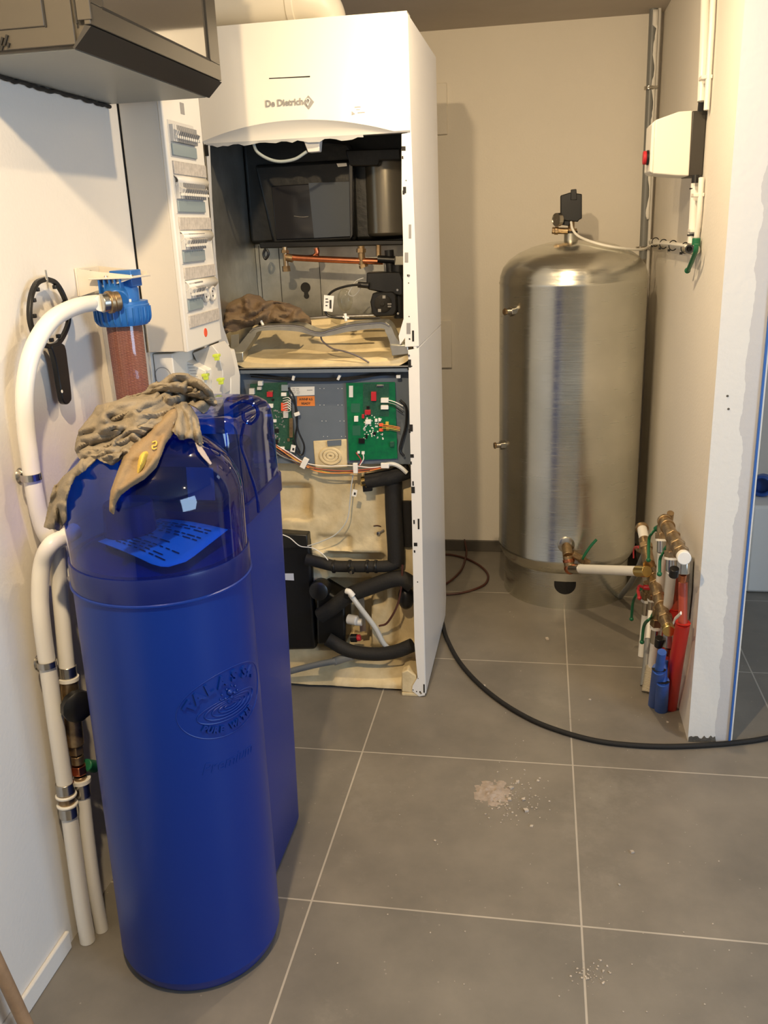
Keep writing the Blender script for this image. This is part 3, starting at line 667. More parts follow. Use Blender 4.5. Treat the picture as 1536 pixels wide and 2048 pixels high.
# labels
lab = obj('type_label', MB().prism(AY(YK-.001, (581, 774), (629, 773), (629, 790), (582, 792)), (0, .0006, 0)), 'paper', pl)
b = MB(); rnd = random.Random(4)
for r0 in range(4):
    for k in range(3): 
        xx = 584+k*8+rnd.random()*2; 
        if k < 2: b.prism(AY(YK-.0014, (xx, 777+r0*3.4), (xx+6, 776.8+r0*3.4), (xx+6, 777.8+r0*3.4), (xx, 778+r0*3.4)), (0, .0003, 0))
b.prism(AY(YK-.0014, (614, 780), (625, 779.6), (625, 780.8), (614, 781.2)), (0, .0003, 0))
obj('label_lines', b, 'greyprint', lab, smooth=False)
lab = obj('orange_label', MB().prism(AY(YK-.001, (594, 793), (629, 792), (630, 812), (594, 812)), (0, .0006, 0)), 'orange', pl, label='orange label')
a0 = at('Y', YK, 612, 798.5); a1 = at('Y', YK, 612, 807)
px_m = abs((at('Y', YK, 700, 800)-at('Y', YK, 600, 800)).x)/100
for s_, c_, w_ in (('AWHP 4.5', a0, 27), ('READY', a1, 18)):
    V, F = textverts(s_, .01, bold=.0003); wx = max(v.x for v in V)-min(v.x for v in V); k = w_*px_m/wx
    obj('label_text', MB().poly([c_+Vector((v.x*k, -.0016, v.y*k*1.05)) for v in V], F), 'ink', lab, smooth=False)

# circuit boards
def comp(b, px, py, w, h, d=.006, y=None):
    y = YB_ if y is None else y
    b.prism(AY(y-d, (px-w/2, py-h/2), (px+w/2, py-h/2), (px+w/2, py+h/2), (px-w/2, py+h/2)), (0, d, 0)); return b
YB_ = YK-.010
pr = obj('circuit_board', MB().prism(AY(YB_, (692, 766), (790, 764), (795, 917), (698, 921)), (0, .0016, 0)), 'pcb', bo, label='bright green circuit board')
b = MB(); comp(b, 752, 800, 52, 66, .0004); obj('dark_area', b, 'pcbd', pr)
b = MB(); comp(b, 711, 816, 18, 18, .0004); comp(b, 713, 861, 16, 20, .0004); obj('pad_area', b, mat('matte green pad', (.02, .12, .07), .5), pr)
b = MB(); comp(b, 702, 783, 8, 23, .0006); obj('barcode_sticker', b, 'paper', pr)
for (px, py, w, h, m_, d) in ((747, 793, 10, 18, 'redlever', .010), (735, 825, 11, 9, 'redlever', .009), (736, 844, 11, 9, 'paper', .008), (769, 801, 15, 9, 'paper', .010), (769, 815, 15, 8, 'paper', .010), (712, 838, 8, 11, 'paper', .006), (752, 841, 5, 6, 'paper', .005), (759, 840, 5, 6, 'paper', .005), (760, 772, 14, 4, 'nickel', .005), (723, 882, 12, 10, 'black', .007), (749, 867, 6, 6, 'black', .002), (784, 889, 8, 10, 'pcbd', .007), (762, 850, 8, 6, 'orangered', .006), (762, 860, 8, 6, 'orangered', .006), (774, 847, 6, 6, 'yellowpaint', .006), (775, 858, 6, 7, 'yellowpaint', .006), (736, 815, 6, 6, 'black', .004), (726, 833, 5, 8, 'redlever', .006), (733, 873, 4, 8, 'black', .003), (717, 905, 5, 5, 'paper', .004), (726, 906, 6, 6, 'paper', .004)):
    obj('component', comp(MB(), px, py, w, h, d), m_, pr, bevel=.0006, smooth=False)
b = MB(); rnd = random.Random(11)
for k in range(60): comp(b, 726+rnd.random()*40, 828+rnd.random()*50, 1.2+rnd.random()*2, 1.2+rnd.random()*2, .0012)
o = obj('small_chips', b, 'paper', pr, smooth=False); o['kind'] = 'stuff'
for k in range(4):
    obj('board_wire', MB().tube([at('Y', YB_-.006, 764, 849+3.5*k), at('Y', YB_-.009, 780, 851+3*k), at('Y', YB_-.004, 800, 855+3*k)], .0011, n=6), ('orange', 'orange', 'yellowpaint', 'brass')[k], pr)
for k in range(3):
    obj('board_wire', MB().tube([at('Y', YB_-.008, 776, 800+5*k), at('Y', YB_-.012, 790, 804+5*k), at('Y', YB_-.006, 806, 812+7*k)], .0014, n=6), ('paper', 'greyprint', 'black')[k], pr)
b2 = AY(YB_, (490, 772), (573, 765), (590, 900), (505, 900))
plb = obj('circuit_board', MB().prism(AY(YB_, (500, 768), (574, 764), (592, 898), (505, 902)), (0, .0016, 0)), 'pcbd', bo, label='dark green circuit board')
for (px, py, w, h, m_, d) in ((539, 789, 11, 10, 'redlever', .009), (540, 812, 11, 8, 'paper', .007), (541, 783, 10, 4, 'brass', .007), (569, 776, 13, 12, 'window', .009), (567, 789, 10, 7, 'paper', .008), (568, 814, 12, 16, 'orangered', .006), (571, 829, 9, 14, 'plasticg', .007), (582, 856, 7, 38, 'brass', .007), (536, 831, 12, 5, 'paper', .006), (549, 842, 7, 6, 'paper', .004), (553, 862, 9, 8, 'black', .002), (549, 884, 14, 9, 'black', .003), (564, 897, 9, 6, 'paper', .006), (535, 858, 4, 8, 'redlever', .006), (520, 767, 9, 9, 'paper', .012), (503, 783, 10, 12, 'plasticg', .012), (518, 777, 8, 6, 'plasticg', .012), (501, 796, 7, 9, 'plasticg', .012), (545, 800, 4, 4, 'black', .008), (577, 880, 5, 6, 'brass', .005)):
    obj('component', comp(MB(), px, py, w, h, d), m_, plb, bevel=.0006, smooth=False)
b = MB()
for k in range(60): comp(b, 530+rnd.random()*40, 820+rnd.random()*70, 1.2+rnd.random()*2, 1.2+rnd.random()*2, .0012)
o = obj('small_chips', b, 'greyprint', plb, smooth=False); o['kind'] = 'stuff'
for k in range(5):
    y0_ = 797+5*k
    obj('ribbon_loop', MB().tube([at('Y', YB_-.006, 566, y0_), at('Y', YB_-.016, 576, y0_-2), at('Y', YB_-.016, 581, y0_+4), at('Y', YB_-.006, 570, y0_+8)], .0012, n=6), 'paper', plb)
YWv = YK-.016
for k, (pts, r_, m_, nm) in enumerate((
    (((500, 748), (540, 752), (588, 757), (680, 757), (730, 751), (780, 745), (802, 756)), .0028, 'rubber', 'harness'),
    (((502, 753), (540, 757), (600, 761), (690, 760), (760, 750), (800, 750)), .0022, 'rubber', 'harness'),
    (((577, 775), (588, 795), (592, 830), (596, 860), (608, 890), (604, 910), (592, 900), (585, 880)), .0028, 'black', 'harness'),
    (((579, 790), (592, 815), (594, 850), (590, 880), (600, 905)), .0028, 'black', 'harness'),
    (((800, 800), (812, 815), (812, 850), (804, 880), (800, 900), (808, 912)), .0038, 'black', 'harness'),
    (((536, 880), (560, 895), (590, 915), (625, 935), (680, 942), (720, 940), (770, 934)), .0018, 'redbrown', 'harness'),
    (((536, 883), (565, 902), (600, 926), (640, 944), (690, 946), (730, 943), (765, 936)), .0018, 'orange', 'harness'),
    (((538, 882), (575, 903), (610, 925), (650, 932), (700, 931), (740, 935), (770, 932)), .0016, 'paper', 'harness'),
    (((536, 886), (560, 905), (600, 930), (630, 938), (690, 943), (740, 941)), .0020, 'browncable', 'harness'),
    (((540, 885), (580, 912), (615, 932), (660, 946), (700, 944)), .0016, 'yellowpaint', 'harness'),
    (((536, 888), (560, 910), (590, 922), (615, 930)), .0022, 'greypipe', 'harness'),
    (((712, 905), (722, 920), (718, 932)), .0014, 'redlever', 'harness'),
    (((726, 908), (727, 918), (720, 930)), .0016, 'paper', 'harness'),
    (((768, 930), (785, 928), (800, 934), (814, 946)), .0065, 'hose', 'harness'),
    (((536, 914), (560, 910), (580, 905)), .0014, 'black', 'harness'),
    (((706, 950), (702, 975), (700, 1000), (694, 1040), (672, 1068), (640, 1084), (615, 1092)), .0020, 'hose', 'sensor_cable'),
    (((562, 1068), (580, 1076), (600, 1092), (625, 1096), (645, 1108), (656, 1120)), .0016, 'paper', 'sensor_cable'),
    (((805, 1130), (803, 1170), (795, 1210), (775, 1245), (758, 1252)), .0035, 'browncable', 'sensor_cable'),
    )):
    obj(nm, MB().tube(AY(YWv if k < 15 else (.385 if k < 17 else .37), *pts), r_, n=8), m_, bo)
for (px, py, w, h, a) in ((609, 926, 11, 22, .5), (711, 936, 9, 20, 0), (770, 931, 16, 10, 0), (587, 756, 5, 9, .3), (678, 755, 5, 10, .5), (594, 828, 10, 7, -.3), (797, 753, 8, 6, 0)):
    c = at('Y', YWv-.004, px, py); sc_ = px_m; obj('cable_clip', MB().cbox(c, (w*sc_, .010, h*sc_), Matrix.Rotation(a, 3, 'Y')), 'paper', bo, bevel=.001)
for (px, py) in ((586, 897), (709, 986)):
    c = at('Y', YWv-.012, px, py); tg = obj('cable_tag', MB().cbox(c, (.014, .0008, .022), Matrix.Rotation(.25, 3, 'Y')), 'paper', bo); obj('tag_print', MB().cbox(c+Vector((.001, -.0007, -.002)), (.006, .0004, .008), Matrix.Rotation(.25, 3, 'Y')), 'ink', tg)

# --- lower foam body
YF = .425
def rr_(px, py, x0_, y0_, x1_, y1_, e=7):
    # soft rounded rectangle mask in the foam's own front plane
    dx = max(x0_-px, px-x1_, 0); dy = max(y0_-py, py-y1_, 0); d = math.hypot(dx, dy); return max(0, 1-d/e)
P = []
c00 = at('Y', YF, 540, 900)
for j in range(91):
    z = .775-.765*j/90; row = []
    for i in range(71):
        x = BX0+.008+(BX1-.012-BX0-.008)*i/70
        v = Vector((x, YF, z))-CAM; zz = v.dot(FW); px = 768+FPX*v.dot(RT)/zz; py = 1024-FPX*v.dot(UP)/zz
        d = 0
        d += .045*rr_(px, py, 540, 978, 612, 1030, 14)
        d += .022*rr_(px, py, 640, 1078, 695, 1095, 10)
        d += .05*rr_(px, py, 655, 1118, 760, 1200, 14)
        d += .09*rr_(px, py, 640, 1175, 735, 1290, 8)
        d += .04*rr_(px, py, 795, 1180, 900, 1290, 12)
        d += .03*rr_(px, py, 700, 1300, 800, 1320, 10)
        d -= .070*max(0, min(1, (py-1322)/26))
        d += .004*noise.noise(Vector((x*14, z*14, 5)))+.0015*noise.noise(Vector((x*60, z*60, 1)))
        row.append(Vector((x, YF+d, z)))
    P.append(row)
b = MB(); b.grid(P); b.grid([P[0], [p+Vector((0, .1, 0)) for p in P[0]]]); b.grid([P[-1], [p+Vector((0, .3, 0)) for p in P[-1]]]); obj('foam_body', b, 'foam', bo, ang=60)
ft = obj('foam_foot', MB().prism(AY(BY0+.004, (803, 1345), (815, 1340), (833, 1352), (836, 1388), (803, 1384)), (0, .10, 0)), 'foam', bo, bevel=.004)
b = MB(); b.box((.066, BY0+.002, 0), (.128, BY0+.11, .011)); obj('foot', b, 'foam', bo, bevel=.002)
b = MB(); b.box((.066, BY1-.12, 0), (.128, BY1-.02, .022)); b.box((BX0+.02, BY1-.12, 0), (BX0+.08, BY1-.02, .022)); b.box((BX0+.02, BY0+.03, 0), (BX0+.08, BY0+.11, .022)); obj('foot', b, 'dark', bo)
b = MB(); b.lathe([(.006, 0), (.006, .006), (.003, .007)], at('Y', YF-.001, 757, 1066), (0, -1, 0), n=12); b.tube([at('Y', YF-.004, 758, 1066), at('Y', YF-.004, 768, 1060)], .003, smooth=False); obj('bleed_screw', b, 'nickel', bo)
b = MB(); b.tube(AY(YF-.002, (747, 1052), (755, 1051), (762, 1053)), .0016, n=5); obj('stain', b, 'browncable', bo)

# --- black insulated pipework
YI = .385
def ip(pts, r, nm='insulated_pipe', y=YI, m='rubber', seg=6): return obj(nm, MB().tube(AY(y, *pts), r, n=18, seg=seg), m, bo)
ip(((733, 962), (752, 959), (780, 954), (800, 948), (818, 942)), .0235)
ca = at('Y', YI, 727, 963); obj('brass_cap', MB().cyl(at('Y', YI, 724, 964), at('Y', YI, 734, 962), .0175, n=20).cyl(at('Y', YI, 722, 964), at('Y', YI, 725, 964), .013), 'goldbrass', bo, bevel=.002, label='shiny brass cap')
b = MB(); b.prism(AY(YI-.02, (725, 972), (730, 972), (730, 976), (744, 974), (744, 982), (726, 984)), (0, .01, 0)); obj('clip_bracket', b, 'black', bo)
ip(((787, 958), (787, 1000), (789, 1050), (792, 1100), (792, 1128)), .0275, y=YI+.02)
ip(((814, 1000), (816, 1040), (818, 1090)), .022, y=YI+.045)
ip(((612, 1118), (640, 1125), (670, 1132), (700, 1133), (740, 1133), (775, 1132), (795, 1126)), .0185, y=YI+.01)
for px in (668, 700, 735, 752): obj('pipe_coupling', MB().cyl(at('Y', YI+.01, px-3, 1133), at('Y', YI+.01, px+3, 1133), .0215, n=20), 'black', bo, bevel=.002)
b = MB(); c = at('Y', YI-.018, 704, 1139); b.lathe([(.0105, 0), (.0105, .012), (.006, .012)], c, (0, -1, -.2), n=20); gp = obj('gauge_port', b, 'black', bo)
obj('port_nipple', MB().cyl(c+Vector((0, -.010, -.002)), c+Vector((0, -.022, -.004)), .005), 'nickel', gp)
ip(((640, 1232), (665, 1215), (695, 1192), (735, 1176), (780, 1160), (805, 1158), (825, 1170)), .0255, y=YI)
ip(((655, 1278), (690, 1298), (720, 1306), (760, 1308), (795, 1302), (825, 1290)), .0225, y=YI-.01)
# big black vessel, pump block
b = MB(); p0 = at('Y', .45, 545, 1062); p1 = at('Y', .45, 628, 1296)
ve = obj('black_vessel', MB().prism(AY(YI+.02, (545, 1072), (618, 1075), (622, 1110), (632, 1300), (560, 1302), (545, 1200)), (0, .12, 0)), 'black', bo, bevel=.012, seg=3)
obj('vessel_cap', MB().prism(AY(YI+.0, (550, 1066), (614, 1070), (616, 1095), (552, 1098)), (0, .10, 0)), 'epp', bo, bevel=.004)
obj('vessel_label', MB().prism(AY(YI+.018, (569, 1147), (587, 1147), (588, 1161), (570, 1160)), (0, .001, 0)), 'paper', ve)
obj('pump_block', MB().prism(AY(YI+.01, (632, 1170), (690, 1205), (692, 1290), (634, 1290)), (0, .10, 0)), 'black', bo, bevel=.008)
c = at('Y', YI-.005, 638, 1184); mo = obj('motor_cap', MB().lathe([(.0325, 0), (.034, .03), (.031, .046), (.022, .052), (.001, .053)], c+Vector((0, .04, 0)), (0, -1, .1), n=32, caps=False), 'black', bo)
b = MB(); b.cbox(c+Vector((0, -.006, .018)), (.013, .002, .009)); b.cbox(c+Vector((-.018, -.002, -.008)), (.010, .002, .011)); obj('cap_label', b, 'paper', mo)
b = MB(); b.lathe([(.0165, 0), (.0165, .03), (.012, .034)], at('Y', YI+.01, 697, 1238), (1, -.3, 0), n=24); b.lathe([(.012, 0), (.012, .02)], at('Y', YI+.01, 712, 1244), (1, 0, 0), n=24); obj('grey_coupling', b, 'plasticg', bo)
obj('safety_cap', MB().cyl(at('Y', YI, 702, 1276), at('Y', YI, 714, 1276), .0135), 'black', bo); obj('red_cap', MB().cyl(at('Y', YI, 714, 1276), at('Y', YI, 721, 1275), .011, n=16), 'redlever', bo, bevel=.002, label='red cap')
obj('metal_strap', MB().prism(AY(YI+.03, (716, 1195), (728, 1192), (732, 1262), (720, 1264)), (0, .002, 0)), 'galv', bo)
hs = obj('milky_hose', MB().tube([at('Y', YI-.03, 700, 1188), at('Y', YI-.03, 716, 1210), at('Y', YI-.02, 733, 1232), at('Y', YI-.01, 752, 1258), at('Y', YI, 766, 1285), at('Y', YI+.01, 776, 1296)], .0085, n=14), 'hose', bo)
obj('hose_elbow', MB().lathe([(.010, 0), (.011, .012), (.008, .013)], at('Y', YI-.02, 695, 1187), (0, -1, 0), n=18), 'black', hs)
obj('hose_collar', MB().tube([at('Y', YI-.03, 693, 1182), at('Y', YI-.035, 699, 1184), at('Y', YI-.035, 706, 1192)], .0095), 'paper', hs)
obj('vent_valve', MB().ball(at('Y', YI+.03, 812, 1195), .034, 14, (.8, .8, 1.2)), 'black', bo)
obj('drain_pipe', MB().tube(AY(BY0+.03, (565, 1348), (590, 1340), (640, 1328), (672, 1322)), .0105), 'greypipe', bo)
obj('drain_elbow', MB().tube(AY(BY0+.045, (668, 1323), (690, 1316), (706, 1312)), .014), 'greypipe', bo)

# ================================================================== water softener
SX, SY = -.212, -.727; TILT = .013; SXD = SX+TILT
so = thing('water_softener', (SX, SY-.0, 0), 'tall blue water softener with transparent blue dome standing beside left wall', 'water softener')
def rad(z): return .1680 - .0055*min(1, z/.85)
def lathe_s(prof, n=96): return MB().lathe(prof, (SX, SY, 0), n=n)
prof = [(.02, .0), (.144, .0), (.156, .006), (.163, .018), (.166, .034), (.1682, .035)] + [(rad(z), z) for z in (.04, .10, .2, .3, .4, .5, .6, .7, .8, .835)] + [(.1630, .845), (.1630, .850)]
fs = obj('front_shell', lathe_s(prof), 'blue', so, ang=25)
obj('moulded_rim', lathe_s([(.155, .850), (.1637, .850), (.1647, .856), (.1647, .893), (.1637, .899), (.155, .900)]), 'darkblue', so, ang=40)
obj('rim_fillet', MB().tube([(SX+.1645*math.cos(a), SY+.1645*math.sin(a), .851) for a in np.linspace(0, 2*math.pi, 73)], .0028, smooth=False, n=6), 'blue', so)
ZD0, AD, BD = 1.0, .1615, .130
dprof = [(.1615, .899), (AD, .93), (AD, ZD0)] + [(AD*math.cos(t), ZD0+BD*math.sin(t)) for t in np.linspace(.08, math.pi/2-.03, 16)]
obj('front_dome', MB().lathe(dprof, (SX, SY, 0), n=96), 'cover', so, ang=60)
# rear tank lobe
def rbox(x0, x1, y0, y1, r, z, n=8):
    out = []
    for cx, cy, a0 in ((x1-r, y0+r, -90), (x1-r, y1-r, 0), (x0+r, y1-r, 90), (x0+r, y0+r, 180)):
        for k in range(n+1):
            a = math.radians(a0+90*k/n); out.append(Vector((cx+r*math.cos(a), cy+r*math.sin(a), z)))
    return out
def loft(rings, cap0=True, cap1=True):
    b = MB(); R = [[b.bm.verts.new(p) for p in r] for r in rings]; n = len(R[0])
    for A, B in zip(R, R[1:]):
        for k in range(n): b.bm.faces.new((A[k], A[(k+1) % n], B[(k+1) % n], B[k]))
    if cap0: b.bm.faces.new(R[0][::-1])
    if cap1: b.bm.faces.new(R[-1])
    return b
def RX(z): return -.100+.007*min(1, z/.9)
rings = [rbox(-.352, RX(0)-.012, -.62, -.300, .05, 0)] + [rbox(-.365, RX(z), -.62, -.290, .055, z) for z in (.02, .2, .4, .6, .8, .90)]
obj('rear_shell', loft(rings), 'blue', so, ang=40)
rings = [rbox(-.369, RX(.9)+.004, -.62, -.286, .057, z) for z in (.898, .935)]
obj('rear_rim', loft(rings, True, True), 'darkblue', so, ang=40)
rings = [rbox(-.365, -.094, -.60, -.290, .055, .935), rbox(-.362, -.098, -.60, -.292, .055, 1.06)] + [rbox(-.362+d, -.098-d, -.60+d*.5, -.292-d, .055, z) for d, z in ((.003, 1.085), (.010, 1.102), (.022, 1.111), (.036, 1.114))]
obj('rear_cover', loft(rings, False, True), 'cover', so, ang=60)
c = at('Y', -.60, 492, 832)
obj('cover_ridge', MB().tube([c+Vector((-.045, 0, .018)), c+Vector((-.02, 0, .030)), c+Vector((.004, 0, .022)), c+Vector((.008, 0, .004)), c+Vector((-.006, 0, -.012)), c+Vector((-.020, 0, -.004)), c+Vector((-.020, 0, .012))], .0035, n=8), 'cover', so)
obj('cover_ridge', MB().tube([c+Vector((-.02, -.002, -.012)), c+Vector((-.028, -.004, -.05)), c+Vector((-.012, -.02, -.09)), c+Vector((.004, -.03, -.14)), c+Vector((.006, -.03, -.18))], .003, n=8), 'cover', so)
# what stands inside under the dome
obj('inner_lid', MB().lathe([(.155, .0), (.158, .004), (.140, .010), (.12, .012), (.001, .012)], (SX, SY, .893), n=64, caps=False), 'innerblue', so)
b = MB().box((-.33, -.60, .94), (-.13, -.38, 1.04)); vh = obj('control_valve', b, 'glossblack', so, bevel=.02, seg=3)
b = MB().cyl((-.27, -.72, .905), (-.27, -.72, .985), .05, .045); obj('salt_well_cap', b, 'darkblue', so, bevel=.004)
obj('valve_screen', MB().prism([(-.20, -.605, .955), (-.145, -.605, .955), (-.145, -.600, 1.02), (-.20, -.600, 1.02)], (0, .003, 0)), 'window', vh)
# embossed emblem
def cyl_hit(px, py):
    d = ray(px, py); ox, oy = CAM.x-SX, CAM.y-SY; R_ = .166
    for _ in range(4):
        A = d.x**2+d.y**2; B = ox*d.x+oy*d.y; C_ = ox*ox+oy*oy-R_*R_; t = (-B-math.sqrt(max(0, B*B-A*C_)))/A; p = CAM+d*t; R_ = rad(p.z)
    return p
pc = cyl_hit(430, 1410); a_c = math.atan2(pc.y-SY, pc.x-SX); zc_ = pc.z
pl_ = cyl_hit(343, 1425); pr2 = cyl_hit(518, 1362)
def hitaz(px, py): p = cyl_hit(px, py); return (math.atan2(p.y-SY, p.x-SX)-a_c)*.165, p.z-zc_
EA = (hitaz(509, 1380)[0]-hitaz(343, 1430)[0])/2; EB = (hitaz(430, 1342)[1]-hitaz(430, 1475)[1])/2
ec = ((hitaz(509, 1380)[0]+hitaz(343, 1430)[0])/2, 0)
def on_s(u, v, off=0): 
    z = zc_+v+ec[1]; a = a_c+(u+ec[0])/.165; R_ = rad(z)+off; return Vector((SX+R_*math.cos(a), SY+R_*math.sin(a), z))
em = obj('oval_emblem', MB().tube([on_s(EA*math.cos(t), EB*math.sin(t)) for t in np.linspace(0, 2*math.pi, 73)], .0011, smooth=False, n=6), 'blue', fs, label='embossed oval emblem with lettering and ripples')
def arc_text(word, size, ea, eb, t0, t1, flip, nm, bold=.0008):
    for i, ch in enumerate(word):
        if ch == ' ': continue
        t = math.radians(t0+(t1-t0)*i/(len(word)-1)); cx, cy = ea*math.cos(t), eb*math.sin(t)
        rot = math.atan2(eb*math.cos(t), -ea*math.sin(t)) + (math.pi if not flip else 0)
        V, F = textverts(ch, size, bold=bold, extrude=.0028)
        b = MB(); b.poly([on_s(cx+v.x*math.cos(rot)-v.y*math.sin(rot), cy+v.x*math.sin(rot)+v.y*math.cos(rot), .0012+v.z) for v in V], F)
        obj(nm, b, 'blue', em, smooth=False)
arc_text('TALASSA', .030, EA*.80, EB*.72, 158, 42, False, 'raised_letter', .0014)
arc_text('PURE WATER', .0165, EA*.74, EB*.76, 222, 310, True, 'raised_letter')
for k, (ra, rb, zo) in enumerate(((.66, .34, 0), (.52, .26, .001), (.38, .19, .002), (.25, .12, .003), (.13, .06, .004))):
    obj('ripple', MB().tube([on_s(EA*ra*math.cos(t), -EB*.18+EB*rb*math.sin(t)+zo, .0003) for t in np.linspace(0, 2*math.pi, 49)], .0019 if k else .0014, smooth=False, n=6), 'blue', em)
for (u, v, r_) in ((0, .30, .0062), (.02, .13, .0045), (-.10, .16, .003), (.10, .20, .0032), (-.16, .32, .0024), (.14, .38, .0024), (-.06, .42, .0022), (.06, .46, .0020), (.18, .22, .0022), (-.20, .20, .002)):
    obj('droplet', MB().ball(on_s(EA*u, EB*v, .001), r_, 10), 'blue', em)
obj('splash', MB().tube([on_s(-EA*.07, EB*.06, .001), on_s(-EA*.03, EB*.0, .001), on_s(0, EB*.10, .001), on_s(EA*.03, EB*0, .001), on_s(EA*.08, EB*.07, .001)], .0026, n=6), 'blue', em)
u0, v0 = hitaz(393, 1530); u1, v1 = hitaz(497, 1500)
V, F = textverts('Premium', .02, shear=.35, extrude=.0005); wx = max(v.x for v in V)-min(v.x for v in V); k = (u1-u0)/wx
b = MB(); b.poly([on_s((u0+u1)/2-ec[0]+v.x*k, (v0+v1)/2+v.y*k+v.x*k*(v1-v0)/(u1-u0)*.2, .0004+v.z) for v in V], F)
obj('raised_script', b, 'blue', fs, smooth=False)

so.rotation_euler = (0, math.atan(TILT/.95), 0)
# leaflet lying under the dome
q = [Vector((-.365+.0, -.760, .915)), Vector((-.225, -.865, .915)), Vector((-.060, -.735, .925)), Vector((-.150, -.66, .925))]
q = [at('Z', .925, *v) for v in ((196, 1083), (345, 1150), (458, 1060), (398, 1045), (262, 1040))]
q = [at('Z', .925, 196, 1083), at('Z', .915, 342, 1149), at('Z', .93, 456, 1060), at('Z', .93, 320, 1037)]
lf_ = MB(); n_ = 8; P = []
for i in range(n_+1):
    row = []
    for j in range(n_+1):
        s, t = i/n_, j/n_; p = q[0]*(1-s)*(1-t)+q[1]*s*(1-t)+q[2]*s*t+q[3]*(1-s)*t
        # keep it within the dome
        d = Vector((p.x-SXD, p.y-SY, 0)); 
        if d.length > .155: p = Vector((SXD, SY, p.z))+d*(.155/d.length)
        row.append(p+Vector((0, 0, .004*math.sin(s*3))))
    P.append(row)
t = thing('leaflet', (SX, SY, .92), 'folded paper leaflet lying under the transparent blue dome of the softener', 'leaflet')
obj('sheet', lf_.grid(P), 'paper', t, solid=.0008)
def lp(s, t_): return q[0]*(1-s)*(1-t_)+q[1]*s*(1-t_)+q[2]*s*t_+q[3]*(1-s)*t_+Vector((0, 0, .0022+.004*math.sin(s*3)))
b = MB(); rnd = random.Random(9)
for k in range(13):
    t_ = .12+k*.062; s0 = .12+.05*rnd.random(); 
    while s0 < .82:
        s1 = min(.86, s0+.04+.10*rnd.random()); b.poly([lp(s0, t_), lp(s1, t_), lp(s1, t_+.018), lp(s0, t_+.018)], [(0, 1, 2, 3)]); s0 = s1+.02+.03*rnd.random()
        if rnd.random() < .15: break
obj('printed_lines', b, 'ink', t, smooth=False)

# ================================================================== work cloth draped on the dome
def dome_hit(d):
    best = None
    o = CAM-Vector((SX, SY, ZD0))
    for (cx, a, b_, cz) in ((Vector((SXD, SY, ZD0)), AD+.003, BD+.004, 0),):
        o = CAM-cx; S_ = Vector((1/a, 1/a, 1/b_)); oo = Vector((o.x*S_.x, o.y*S_.y, o.z*S_.z)); dd = Vector((d.x*S_.x, d.y*S_.y, d.z*S_.z))
        A = dd.dot(dd); B = oo.dot(dd); C_ = oo.dot(oo)-1; D = B*B-A*C_
        if D > 0:
            t = (-B-math.sqrt(D))/A
            if (CAM+d*t).z >= ZD0-.02: best = t
    return best
def ell_hit(d, c, r):
    o = CAM-c; oo = Vector((o.x/r[0], o.y/r[1], o.z/r[2])); dd = Vector((d.x/r[0], d.y/r[1], d.z/r[2]))
    A = dd.dot(dd); B = oo.dot(dd); C_ = oo.dot(oo)-1; D = B*B-A*C_
    if D > 0: return (-B-math.sqrt(D))/A
    return None
def seg_d(p, a, b):
    ax, ay = b[0]-a[0], b[1]-a[1]; L = ax*ax+ay*ay; t = 0 if L == 0 else max(0, min(1, ((p[0]-a[0])*ax+(p[1]-a[1])*ay)/L)); 
    qx, qy = a[0]+ax*t, a[1]+ay*t; return math.hypot(p[0]-qx, p[1]-qy), (qx, qy), t
def inside(p, poly):
    c = False; n = len(poly)
    for i in range(n):
        a, b = poly[i], poly[i-1]
        if (a[1] > p[1]) != (b[1] > p[1]) and p[0] < (b[0]-a[0])*(p[1]-a[1])/(b[1]-a[1])+a[0]: c = not c
    return c
def near_edge(p, poly):
    best = (1e9, p)
    for i in range(len(poly)):
        d, q_, _ = seg_d(p, poly[i-1], poly[i])
        if d < best[0]: best = (d, q_)
    return best
